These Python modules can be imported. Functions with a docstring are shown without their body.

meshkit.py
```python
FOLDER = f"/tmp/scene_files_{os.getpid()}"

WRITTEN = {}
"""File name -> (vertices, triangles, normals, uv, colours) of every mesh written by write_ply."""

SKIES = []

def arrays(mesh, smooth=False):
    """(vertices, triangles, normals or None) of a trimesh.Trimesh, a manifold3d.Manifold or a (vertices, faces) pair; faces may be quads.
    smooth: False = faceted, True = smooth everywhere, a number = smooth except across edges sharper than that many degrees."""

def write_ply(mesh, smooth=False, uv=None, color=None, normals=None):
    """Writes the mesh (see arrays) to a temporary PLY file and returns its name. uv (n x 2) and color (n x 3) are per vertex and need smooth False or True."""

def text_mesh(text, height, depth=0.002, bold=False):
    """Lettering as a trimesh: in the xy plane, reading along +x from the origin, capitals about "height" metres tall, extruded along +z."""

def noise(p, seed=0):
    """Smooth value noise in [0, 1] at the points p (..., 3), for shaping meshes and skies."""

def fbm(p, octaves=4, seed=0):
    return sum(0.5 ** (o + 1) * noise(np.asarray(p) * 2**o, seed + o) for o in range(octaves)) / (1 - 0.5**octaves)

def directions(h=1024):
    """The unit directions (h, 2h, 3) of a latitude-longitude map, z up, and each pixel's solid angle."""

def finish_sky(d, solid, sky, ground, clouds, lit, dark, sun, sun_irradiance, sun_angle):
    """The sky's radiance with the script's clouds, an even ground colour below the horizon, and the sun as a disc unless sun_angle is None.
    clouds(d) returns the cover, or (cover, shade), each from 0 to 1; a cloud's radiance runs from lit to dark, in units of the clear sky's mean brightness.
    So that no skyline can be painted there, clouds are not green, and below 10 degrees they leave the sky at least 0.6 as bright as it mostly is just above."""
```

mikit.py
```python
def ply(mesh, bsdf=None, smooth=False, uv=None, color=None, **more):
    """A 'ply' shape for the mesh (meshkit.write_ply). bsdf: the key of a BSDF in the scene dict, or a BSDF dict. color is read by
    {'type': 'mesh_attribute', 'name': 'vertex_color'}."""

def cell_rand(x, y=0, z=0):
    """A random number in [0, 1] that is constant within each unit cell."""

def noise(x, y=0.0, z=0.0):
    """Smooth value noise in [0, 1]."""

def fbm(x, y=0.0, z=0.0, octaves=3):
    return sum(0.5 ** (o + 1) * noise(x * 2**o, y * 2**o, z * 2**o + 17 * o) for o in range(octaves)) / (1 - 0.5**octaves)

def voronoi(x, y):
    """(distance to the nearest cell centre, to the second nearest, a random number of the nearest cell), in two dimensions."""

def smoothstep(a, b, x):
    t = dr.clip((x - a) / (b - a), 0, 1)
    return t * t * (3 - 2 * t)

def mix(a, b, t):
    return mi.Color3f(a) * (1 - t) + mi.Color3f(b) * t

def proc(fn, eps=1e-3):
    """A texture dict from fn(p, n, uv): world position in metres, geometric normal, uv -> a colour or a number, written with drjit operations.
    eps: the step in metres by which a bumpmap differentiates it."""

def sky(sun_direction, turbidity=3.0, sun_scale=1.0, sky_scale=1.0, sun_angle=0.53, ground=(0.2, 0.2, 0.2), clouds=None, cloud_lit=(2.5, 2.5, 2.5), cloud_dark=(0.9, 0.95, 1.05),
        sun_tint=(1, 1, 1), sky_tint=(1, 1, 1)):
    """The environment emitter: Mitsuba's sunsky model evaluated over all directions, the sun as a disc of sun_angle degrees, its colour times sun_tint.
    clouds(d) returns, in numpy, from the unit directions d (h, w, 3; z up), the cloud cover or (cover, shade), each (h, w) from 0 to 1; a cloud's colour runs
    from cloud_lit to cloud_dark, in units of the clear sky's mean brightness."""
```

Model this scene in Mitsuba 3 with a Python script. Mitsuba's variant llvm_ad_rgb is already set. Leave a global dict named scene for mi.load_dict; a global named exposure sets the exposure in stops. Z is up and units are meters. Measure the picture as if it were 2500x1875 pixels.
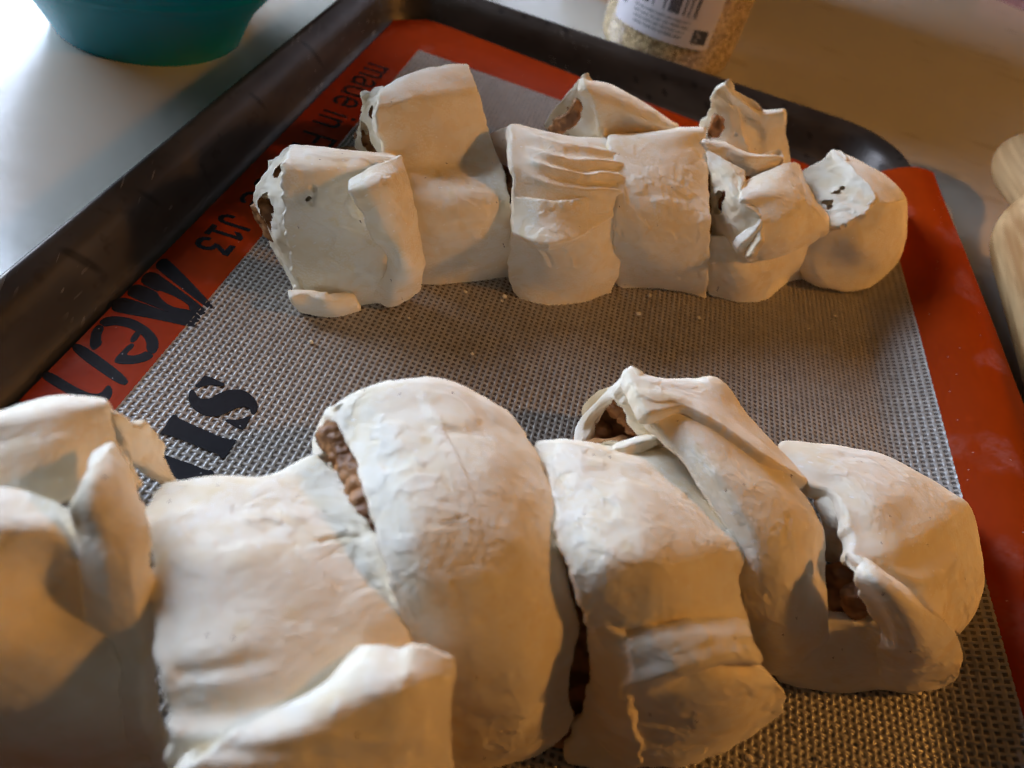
import math
import numpy as np
import drjit as dr
import mitsuba as mi
import trimesh
import mikit
import meshkit
from mikit import proc, noise, fbm, voronoi, cell_rand, smoothstep, mix
from shapely.geometry import Polygon
from shapely import affinity

T = mi.ScalarTransform4f
scene, labels = {}, {}

# ------------------------------------------------------------------ camera, light, exposure
exposure = 0.12
TILT = math.radians(45)
scene['camera'] = {'type': 'thinlens', 'fov': 68.74, 'fov_axis': 'x', 'near_clip': 0.01, 'far_clip': 30.0,
                   'aperture_radius': 0.0011, 'focus_distance': 0.225,
                   'to_world': T().look_at(origin=[0, 0, 0.1757], target=[0, math.cos(TILT), 0.1757 - math.sin(TILT)],
                                           up=[-0.303, 0.953 * math.sin(TILT), 0.953 * math.cos(TILT)])}
scene['room_light'] = {'type': 'constant', 'radiance': {'type': 'rgb', 'value': [0.030, 0.024, 0.017]}}


WINDOW_L = [10.5, 12.7, 16.5]
LAMP_L = [165.0, 74.0, 15.0]
SCENE_C = np.array([0.02, 0.25, 0.0])
LAMP_POS = np.array([0.95, 0.27, 0.69])


# ------------------------------------------------------------------ helpers
def put(key, mesh, bsdf, smooth=False, uv=None, color=None, **more):
    k, n = key, 0
    while k in scene:
        n += 1
        k = '%s_%03d' % (key, n)
    scene[k] = mikit.ply(mesh, bsdf, smooth=smooth, uv=uv, color=color, **more)
    return k


def label(key, text, category=None, group=None, kind=None):
    labels[key] = {'label': text}
    if category:
        labels[key]['category'] = category
    if group:
        labels[key]['group'] = group
    if kind:
        labels[key]['kind'] = kind


def grid_faces(n, m, wrap=False):
    i, j = np.meshgrid(np.arange(n - 1), np.arange(m if wrap else m - 1), indexing='ij')
    a, b = i * m + j, i * m + (j + 1) % m
    c, d = (i + 1) * m + (j + 1) % m, (i + 1) * m + j
    return np.vstack([np.stack([a, b, c], -1).reshape(-1, 3), np.stack([a, c, d], -1).reshape(-1, 3)])


def lathe(profile, sections=128):
    p = np.asarray(profile, float)
    a = np.arange(sections) * 2 * np.pi / sections
    v = np.stack([p[:, :1] * np.cos(a), p[:, :1] * np.sin(a), np.repeat(p[:, 1:], sections, 1)], -1).reshape(-1, 3)
    return v, grid_faces(len(p), sections, wrap=True)


def spline(P, count, axis):
    """Uniform Catmull-Rom through the control points along one axis."""
    P = np.moveaxis(np.asarray(P, float), axis, 0)
    n = len(P)
    Q = np.concatenate([[2 * P[0] - P[1]], P, [2 * P[-1] - P[-2]]])
    t = np.linspace(0, n - 1, count)
    i = np.minimum(t.astype(int), n - 2)
    f = (t - i).reshape((-1,) + (1,) * (P.ndim - 1))
    a, b, c, d = Q[i], Q[i + 1], Q[i + 2], Q[i + 3]
    out = 0.5 * (2 * b + (c - a) * f + (2 * a - 5 * b + 4 * c - d) * f ** 2 + (3 * b - a - 3 * c + d) * f ** 3)
    return np.moveaxis(out, 0, axis)


def bsdf(key, d):
    scene[key] = {'type': 'twosided', 'bsdf': d}
    return key


def rgb(*v):
    return {'type': 'rgb', 'value': list(v)}


# ------------------------------------------------------------------ materials
def skin(p):
    """Marks of a dry floury skin: (drawn streaks, flaked plates), each from 0 to 1."""
    a = 0.8622 * p.x + 0.5066 * p.y
    b = -0.5066 * p.x + 0.8622 * p.y
    streak = smoothstep(0.52, 0.78, fbm(a * 620, b * 45, p.z * 45, 2)) * smoothstep(0.46, 0.60, noise(p.x * 60 + 3, p.y * 60, p.z * 60))
    w = 0.9 * noise(p.x * 190, p.y * 190, p.z * 190)
    e = fbm(p.x * 240 + w, p.y * 240 + w, p.z * 240, 3)
    plate = smoothstep(0.50, 0.54, e) * smoothstep(0.42, 0.56, noise(p.x * 55 + 17, p.y * 55, p.z * 55))
    return streak, plate


def dough_colour(p, n, uv):
    streak, plate = skin(p)
    f = fbm(p.x * 60, p.y * 60, p.z * 60, 3)
    g = fbm(p.x * 330, p.y * 330, p.z * 330, 3)
    c = mix((0.84, 0.725, 0.53), (0.875, 0.80, 0.655), smoothstep(0.36, 0.64, 0.6 * f + 0.4 * g))
    q = 330.0
    d, s, r = voronoi(p.x * q + p.z * 90, p.y * q + p.z * 170)
    speck = dr.select(r > 0.972, 1 - smoothstep(0.05, 0.12, d), 0.0)
    c = mix(c, (0.22, 0.14, 0.08), speck * 0.8)
    d2, s2, r2 = voronoi(p.x * 420 - p.z * 300, p.y * 420 + p.z * 210)
    fl = dr.select(r2 > 0.93, 1 - smoothstep(0.08, 0.2, d2), 0.0)
    c = mix(c, (0.93, 0.91, 0.87), fl * 0.7)
    hi = fbm(p.x * 1700, p.y * 1700, p.z * 1700, 2)
    area = smoothstep(0.44, 0.60, fbm(p.x * 95 + 5, p.y * 95, p.z * 95, 3))
    c = mix(c, (0.90, 0.85, 0.75), smoothstep(0.42, 0.62, hi) * area * 0.55)
    d3, s3, r3 = voronoi(p.x * 150 + p.z * 130, p.y * 150 - p.z * 90)
    fat = dr.select(r3 > 0.86, 1 - smoothstep(0.10, 0.30, d3), 0.0)
    c = mix(c, (0.80, 0.66, 0.40), fat * 0.45)
    c = mix(c, (0.91, 0.865, 0.765), plate * 0.40 + streak * 0.30)
    return c


def dough_bump(p, n, uv):
    a = fbm(p.x * 420, p.y * 420, p.z * 420, 3)
    b = fbm(p.x * 1500, p.y * 1500, p.z * 1500, 2)
    streak, plate = skin(p)
    return 0.00020 * a + 0.00010 * b + 0.00018 * plate + 0.00014 * streak


bsdf('mat_dough', {'type': 'bumpmap', 'arbitrary': proc(dough_bump, 1.2e-4), 'scale': 1.0,
                   'bsdf': {'type': 'principled', 'base_color': proc(dough_colour), 'roughness': 0.8, 'specular': 0.12, 'sheen': 0.3}})


def torn_colour(p, n, uv):
    f = fbm(p.x * 130, p.y * 130, p.z * 130, 3)
    return mix((0.80, 0.68, 0.48), (0.86, 0.78, 0.63), smoothstep(0.35, 0.65, f))


def torn_bump(p, n, uv):
    return 0.0007 * fbm(p.x * 330, p.y * 330, p.z * 330, 4)


bsdf('mat_torn', {'type': 'bumpmap', 'arbitrary': proc(torn_bump, 1.5e-4), 'scale': 1.0,
                  'bsdf': {'type': 'principled', 'base_color': proc(torn_colour), 'roughness': 0.7, 'specular': 0.2}})


def filling_colour(p, n, uv):
    f = fbm(p.x * 220, p.y * 220, p.z * 220, 3)
    return mix((0.18, 0.075, 0.026), (0.46, 0.225, 0.09), smoothstep(0.3, 0.66, f))


def filling_bump(p, n, uv):
    return 0.0006 * fbm(p.x * 700, p.y * 700, p.z * 700, 3)


bsdf('mat_filling', {'type': 'bumpmap', 'arbitrary': proc(filling_bump, 1.5e-4), 'scale': 1.0,
                     'bsdf': {'type': 'principled', 'base_color': proc(filling_colour), 'roughness': 0.5, 'specular': 0.35}})


def weave_colour(p, n, uv):
    a, b = uv.x, uv.y
    da = dr.abs(a - dr.round(a))
    db = dr.abs(b - dr.round(b))
    gap = smoothstep(0.19, 0.27, da) * smoothstep(0.19, 0.27, db)
    f = noise(a * 0.9, b * 0.9)
    thread = mix((0.27, 0.235, 0.20), (0.37, 0.33, 0.285), f)
    return mix(thread, (0.085, 0.066, 0.053), gap)


def weave_rough(p, n, uv):
    return 0.30 + 0.12 * noise(uv.x * 0.35, uv.y * 0.35)


bsdf('mat_weave', {'type': 'principled', 'base_color': proc(weave_colour), 'roughness': proc(weave_rough), 'specular': 0.8})


def border_colour(p, n, uv):
    f = fbm(p.x * 40, p.y * 40, 0, 3)
    c = mix((0.28, 0.025, 0.0008), (0.33, 0.031, 0.0010), f)
    d, s, r = voronoi(p.x * 260, p.y * 260)
    dust = dr.select(r > 0.96, 1 - smoothstep(0.03, 0.10, d), 0.0)
    patch = smoothstep(0.60, 0.75, fbm(p.x * 70 + 3, p.y * 45, 0, 3)) * fbm(p.x * 700, p.y * 700, 0, 2)
    return mix(c, (0.75, 0.50, 0.42), dr.minimum(dust * 0.35 + patch * 0.10, 1))


def fine_bump(p, n, uv):
    return 0.00005 * fbm(p.x * 900, p.y * 900, p.z * 900, 2)


bsdf('mat_border', {'type': 'bumpmap', 'arbitrary': proc(fine_bump, 2e-4), 'scale': 1.0,
                    'bsdf': {'type': 'principled', 'base_color': proc(border_colour), 'roughness': 0.5, 'specular': 0.07}})


def ink_colour(p, n, uv):
    d, s, r = voronoi(p.x * 330, p.y * 330)
    dust = dr.select(r > 0.93, 1 - smoothstep(0.03, 0.09, d), 0.0)
    return mix((0.012, 0.010, 0.012), (0.5, 0.5, 0.5), dust)


bsdf('mat_ink', {'type': 'principled', 'base_color': proc(ink_colour), 'roughness': 0.6, 'specular': 0.12})


def steel_colour(p, n, uv):
    f = fbm(p.x * 30, p.y * 30, p.z * 60, 4)
    g = fbm(p.x * 230, p.y * 230, p.z * 230, 3)
    c = mix((0.042, 0.032, 0.026), (0.070, 0.056, 0.046), smoothstep(0.3, 0.7, f))
    c = mix(c, (0.035, 0.022, 0.016), smoothstep(0.60, 0.80, g) * 0.5)
    scratch = smoothstep(0.80, 0.88, noise((p.x + 0.35 * p.y) * 900, p.y * 22, p.z * 500)) * smoothstep(0.5, 0.7, noise(p.x * 40, p.y * 40))
    d, s, r = voronoi(p.x * 160 + p.z * 110, p.y * 160 + p.z * 90)
    burnt = dr.select(r > 0.9, 1 - smoothstep(0.12, 0.4, d), 0.0)
    c = mix(c, (0.20, 0.175, 0.15), scratch * 0.6)
    return mix(c, (0.014, 0.010, 0.008), burnt * 0.7)


def steel_rough(p, n, uv):
    return 0.30 + 0.25 * fbm(p.x * 90, p.y * 90, p.z * 90, 3)


bsdf('mat_pan', {'type': 'principled', 'base_color': proc(steel_colour), 'metallic': 0.5, 'roughness': proc(steel_rough), 'specular': 0.5})


def table_colour(p, n, uv):
    f = fbm(p.x * 9, p.y * 9, 0, 3)
    c = mix((0.43, 0.395, 0.33), (0.48, 0.445, 0.375), f)
    st = smoothstep(0.70, 0.82, fbm(p.x * 25 + 7, p.y * 60, 0, 3))
    return mix(c, (0.34, 0.29, 0.20), st * 0.5)


def table_rough(p, n, uv):
    s = fbm(p.x * 60, p.y * 420, 0, 3)
    return 0.22 + 0.10 * s


def table_bump(p, n, uv):
    return 0.00003 * fbm(p.x * 300, p.y * 700, 0, 3)


bsdf('mat_table', {'type': 'bumpmap', 'arbitrary': proc(table_bump, 3e-4), 'scale': 1.0,
                   'bsdf': {'type': 'principled', 'base_color': proc(table_colour), 'roughness': proc(table_rough), 'specular': 0.75}})


def bowl_colour(p, n, uv):
    return mix((0.001, 0.22, 0.29), (0.002, 0.25, 0.325), fbm(p.x * 40, p.y * 40, p.z * 40, 2))


bsdf('mat_bowl', {'type': 'principled', 'base_color': proc(bowl_colour), 'roughness': 0.38, 'specular': 0.45})


def wood_colour(p, n, uv):
    g = fbm(p.x * 160 + 4 * noise(p.y * 12, p.x * 30), p.y * 9, p.z * 160, 3)
    return mix((0.40, 0.21, 0.08), (0.68, 0.45, 0.22), smoothstep(0.25, 0.75, g))


bsdf('mat_wood', {'type': 'principled', 'base_color': proc(wood_colour), 'roughness': 0.5, 'specular': 0.35})


def sugar_colour(p, n, uv):
    a = mi.Float(dr.atan2(p.y - 0.512, p.x - 0.0275)) * 0.0435
    d, s, r = voronoi(a * 620, p.z * 620)
    f = fbm(a * 160, p.z * 160, 0, 3)
    return mix((0.30, 0.16, 0.045), (0.84, 0.64, 0.33), smoothstep(0.1, 0.9, 0.65 * r + 0.35 * f))


def sugar_bump(p, n, uv):
    a = mi.Float(dr.atan2(p.y - 0.512, p.x - 0.0275)) * 0.0435
    d, s, r = voronoi(a * 620, p.z * 620)
    return 0.0009 * (s - d)


bsdf('mat_sugar', {'type': 'bumpmap', 'arbitrary': proc(sugar_bump, 1.5e-4), 'scale': 1.0,
                   'bsdf': {'type': 'principled', 'base_color': proc(sugar_colour), 'roughness': 0.4, 'specular': 0.4}})
scene['mat_clear'] = {'type': 'thindielectric', 'int_ior': 1.5}
bsdf('mat_paper', {'type': 'principled', 'base_color': rgb(0.66, 0.60, 0.60), 'roughness': 0.5, 'specular': 0.3})
bsdf('mat_print', {'type': 'principled', 'base_color': rgb(0.06, 0.06, 0.07), 'roughness': 0.5, 'specular': 0.3})
bsdf('mat_print_grey', {'type': 'principled', 'base_color': rgb(0.30, 0.28, 0.28), 'roughness': 0.5, 'specular': 0.3})
bsdf('mat_mauve', {'type': 'principled', 'base_color': rgb(0.30, 0.16, 0.16), 'roughness': 0.6, 'specular': 0.3})
bsdf('mat_frame', {'type': 'principled', 'base_color': rgb(0.8, 0.8, 0.8), 'roughness': 0.5})

# ------------------------------------------------------------------ the light's sources (outside the picture)
# a sash window behind the table on the left: two panes in a frame, facing the tray
def window_pane(z0, z1, key):
    c = [(-1.0, 0.22), (-0.60, 0.80)]
    v = [[*c[0], z0], [*c[1], z0], [*c[1], z1], [*c[0], z1]]
    k = put(key, (np.array(v), np.array([[0, 1, 2], [0, 2, 3]])), 'mat_frame')
    n = np.cross(np.subtract(v[1], v[0]), np.subtract(v[2], v[0]))
    if n @ (SCENE_C - np.array(v[0])) < 0:
        scene[k]['flip_normals'] = True
    scene[k]['emitter'] = {'type': 'area', 'radiance': rgb(*WINDOW_L)}
    return np.array(v)


lower = window_pane(0.20, 0.31, 'window__pane')
upper = window_pane(0.355, 0.70, 'window__pane')


def bar(a, b, w, t):
    """A square-edged bar from a to b, w wide and t deep."""
    a, b = np.asarray(a, float), np.asarray(b, float)
    m = trimesh.creation.box(extents=[np.linalg.norm(b - a), t, w])
    x = (b - a) / np.linalg.norm(b - a)
    y = np.cross([0, 0, 1], x) if abs(x[2]) < 0.9 else np.array([-0.5, 0.86, 0])
    y /= np.linalg.norm(y)
    M = np.eye(4)
    M[:3, 0], M[:3, 1], M[:3, 2], M[:3, 3] = x, y, np.cross(x, y), (a + b) / 2
    m.apply_transform(M)
    return m


mid0, mid1 = (lower[3] + upper[0]) / 2, (lower[2] + upper[1]) / 2
put('window__frame', trimesh.util.concatenate([
    bar(lower[0] - [0, 0, 0.05], lower[1] - [0, 0, 0.05], 0.08, 0.06), bar(mid0, mid1, 0.045, 0.05),
    bar(upper[3] + [0, 0, 0.05], upper[2] + [0, 0, 0.05], 0.08, 0.06)]), 'mat_frame')
label('window', 'bright sash window with two panes beyond the table on the left', 'window')
bulb = trimesh.creation.icosphere(3, 0.05)
bulb.apply_translation(LAMP_POS)
put('table_lamp__bulb', bulb, 'mat_frame', smooth=True)
scene['table_lamp__bulb']['emitter'] = {'type': 'area', 'radiance': rgb(*LAMP_L)}
socket = lathe([(0.001, 0.048), (0.02, 0.048), (0.022, 0.10), (0.02, 0.14), (0.001, 0.14)], 24)
put('table_lamp__socket', (socket[0] + LAMP_POS, socket[1]), 'mat_pan', smooth=True)
label('table_lamp', 'warm round lamp bulb hanging to the right of the tray', 'lamp')

# ------------------------------------------------------------------ table
TABLE_Z = -0.0042
t = trimesh.creation.box(extents=[2.6, 2.4, 0.03])
t.apply_translation([0.1, 0.75, TABLE_Z - 0.015])
put('table_top', t, 'mat_table')
label('table_top', 'pale greige laminate table top under the tray, bright with window glare on the left', 'table', kind='structure')

# ------------------------------------------------------------------ baking tray: one section swept round a rounded outline
SECTION = [(-0.03, -0.0015), (-0.002, -0.0015), (0.0005, -0.0008), (0.0022, 0.001), (0.0036, 0.004), (0.0062, 0.0105), (0.0078, 0.0135),
           (0.0098, 0.0156), (0.0122, 0.0168), (0.0140, 0.0178), (0.0152, 0.0184), (0.0164, 0.0182), (0.0171, 0.0171), (0.0168, 0.0158),
           (0.0157, 0.0152), (0.0140, 0.0157), (0.0118, 0.0146), (0.0096, 0.0124), (0.0076, 0.0094), (0.0052, 0.003), (0.0036, -0.0012),
           (0.0012, -0.0034), (-0.002, -0.004), (-0.03, -0.004)]
CORNERS = [(-0.1285, -0.02), (0.1500, -0.02), (0.1500, 0.4215), (-0.1285, 0.4325)]


def outline(corners, radius, off, per=14):
    poly = Polygon(corners)
    inner = poly.buffer(-radius, join_style=2)
    pts = []
    c = np.array(inner.exterior.coords)[:-1]
    if Polygon(c).exterior.is_ccw is False:
        c = c[::-1]
    k = len(c)
    for i in range(k):
        d0, d1 = c[i] - c[i - 1], c[(i + 1) % k] - c[i]
        a0, a1 = math.atan2(-d0[0], d0[1]), math.atan2(-d1[0], d1[1])
        while a1 < a0:
            a1 += 2 * math.pi
        for a in np.linspace(a0, a1, per):
            pts.append(c[i] + (radius + off) * np.array([math.cos(a), math.sin(a)]))
    return np.array(pts)


def subdivided(loop, step=0.012):
    out = []
    for a, b in zip(loop, np.roll(loop, -1, 0)):
        n = max(1, int(np.linalg.norm(b - a) / step))
        out += [a + (b - a) * q / n for q in range(n)]
    return np.array(out)


def sweep(section, radius=0.020):
    base = outline(CORNERS, radius, 0.0)
    rings = []
    for off, z in section:
        p = outline(CORNERS, radius, off)
        rings.append(np.c_[p, np.full(len(p), z)])
    v = np.array(rings)
    n, m = v.shape[:2]
    return v.reshape(-1, 3), grid_faces(n, m, wrap=True)


k_split = 9
put('baking_tray__wall', sweep(SECTION[:k_split + 1] + SECTION[16:]), 'mat_pan', smooth=50)
put('baking_tray__rim', sweep(SECTION[k_split:17]), 'mat_pan', smooth=50)
fl = outline(CORNERS, 0.020, -0.0295)
fm = trimesh.creation.extrude_polygon(Polygon(fl), 0.0025, engine='earcut')
fm.apply_translation([0, 0, -0.0041])
put('baking_tray__floor', fm, 'mat_pan')
label('baking_tray', 'dark worn metal baking tray with a rolled rim, under the orange mat', 'baking tray')

# ------------------------------------------------------------------ silicone baking mat
PITCH = 0.00204


def sstep(a, b, x):
    q = np.clip((x - a) / (b - a), 0, 1)
    return q * q * (3 - 2 * q)


def mat_z(x, y):
    """The mat lies in the tray and climbs over its right wall."""
    rise = 0.0208 * sstep(0.132, 0.172, x)
    ripple = 0.0007 * (meshkit.noise(np.stack([x * 22, y * 22, 0 * x], -1), 5) - 0.5)
    back = 0.003 * sstep(0.405, 0.435, y + 0.1 * x)
    return rise + back * (1 - sstep(0.10, 0.15, x)) + ripple * sstep(-0.09, 0.0, x)


XL, XR = -0.1028, 0.1512


def back_mesh(x):
    return 0.3895 - 0.075 * x


def back_outer(x):
    return 0.4215 - 0.130 * x


# the woven panel: a height field of crossing threads
n_cols = int(round((XR - XL) / PITCH))
offs = np.array([0, 0.18, 0.30, 0.70, 0.82])
ua = (np.arange(n_cols)[:, None] + offs).ravel()
ua = np.append(ua, n_cols)
n_rows = 176
vb = (np.arange(n_rows)[:, None] + offs).ravel()
vb = np.append(vb, n_rows)
A, B = np.meshgrid(ua, vb, indexing='ij')
X = XL + A / n_cols * (XR - XL)
Y = back_mesh(X) - (n_rows - B) * PITCH
da, db = np.abs(A - np.round(A)), np.abs(B - np.round(B))
sgn = 1 - 2 * ((np.round(A) + np.round(B)) % 2)
warp = np.clip(1 - (da / 0.30) ** 2, 0, 1) * (0.58 + 0.42 * sgn * np.cos(np.pi * db))
weft = np.clip(1 - (db / 0.30) ** 2, 0, 1) * (0.58 - 0.42 * sgn * np.cos(np.pi * da))
Hh = np.maximum(warp, weft) * 0.00050
Z = mat_z(X, Y) + Hh
put('baking_mat__woven_panel', (np.stack([X, Y, Z], -1).reshape(-1, 3), grid_faces(len(ua), len(vb))), 'mat_weave', smooth=True,
    uv=np.stack([A, B], -1).reshape(-1, 2))


def sheet(xs, ys_of, thick=0.0007):
    """A thin closed sheet over the x stations xs; ys_of(x) gives (y0, y1)."""
    xs = np.asarray(xs)
    n, m = len(xs), 60
    X = np.repeat(xs[:, None], m, 1)
    y0, y1 = ys_of(xs)
    Y = y0[:, None] + (y1 - y0)[:, None] * np.linspace(0, 1, m)
    Zt = mat_z(X, Y) + 0.00025
    top = np.stack([X, Y, Zt], -1).reshape(-1, 3)
    bot = np.stack([X, Y, Zt - thick], -1).reshape(-1, 3)
    f = grid_faces(n, m)
    loop = np.r_[np.arange(m), np.arange(1, n) * m + m - 1, (n - 1) * m + np.arange(m - 2, -1, -1), np.arange(n - 2, 0, -1) * m]
    nx = np.roll(loop, -1)
    s = n * m
    rim = np.vstack([np.stack([loop, nx, nx + s], -1), np.stack([loop, nx + s, loop + s], -1)])
    return np.vstack([top, bot]), np.vstack([f, f[:, ::-1] + s, rim])


Y_FRONT = 0.004
def mesh_front(x):
    return back_mesh(x) - n_rows * PITCH


LX = -0.1262
cut = lambda x: back_outer(x) - np.maximum(0, (-0.108 - x)) * 0.75      # the mat's clipped corner
put('baking_mat__border', sheet(np.linspace(LX, XL, 14), lambda x: (0 * x + Y_FRONT, np.minimum(cut(x), 9))), 'mat_border', smooth=40)
put('baking_mat__border', sheet(np.linspace(XR, 0.1763, 26), lambda x: (0 * x + Y_FRONT, back_outer(x))), 'mat_border', smooth=40)
put('baking_mat__border', sheet(np.linspace(XL, XR, 60), lambda x: (back_mesh(x), back_outer(x))), 'mat_border', smooth=40)
put('baking_mat__border', sheet(np.linspace(XL, XR, 60), lambda x: (0 * x + Y_FRONT, mesh_front(x))), 'mat_border', smooth=40)
label('baking_mat', 'silicone baking mat with a grey woven middle and an orange border, lying in the tray', 'baking mat')

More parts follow.
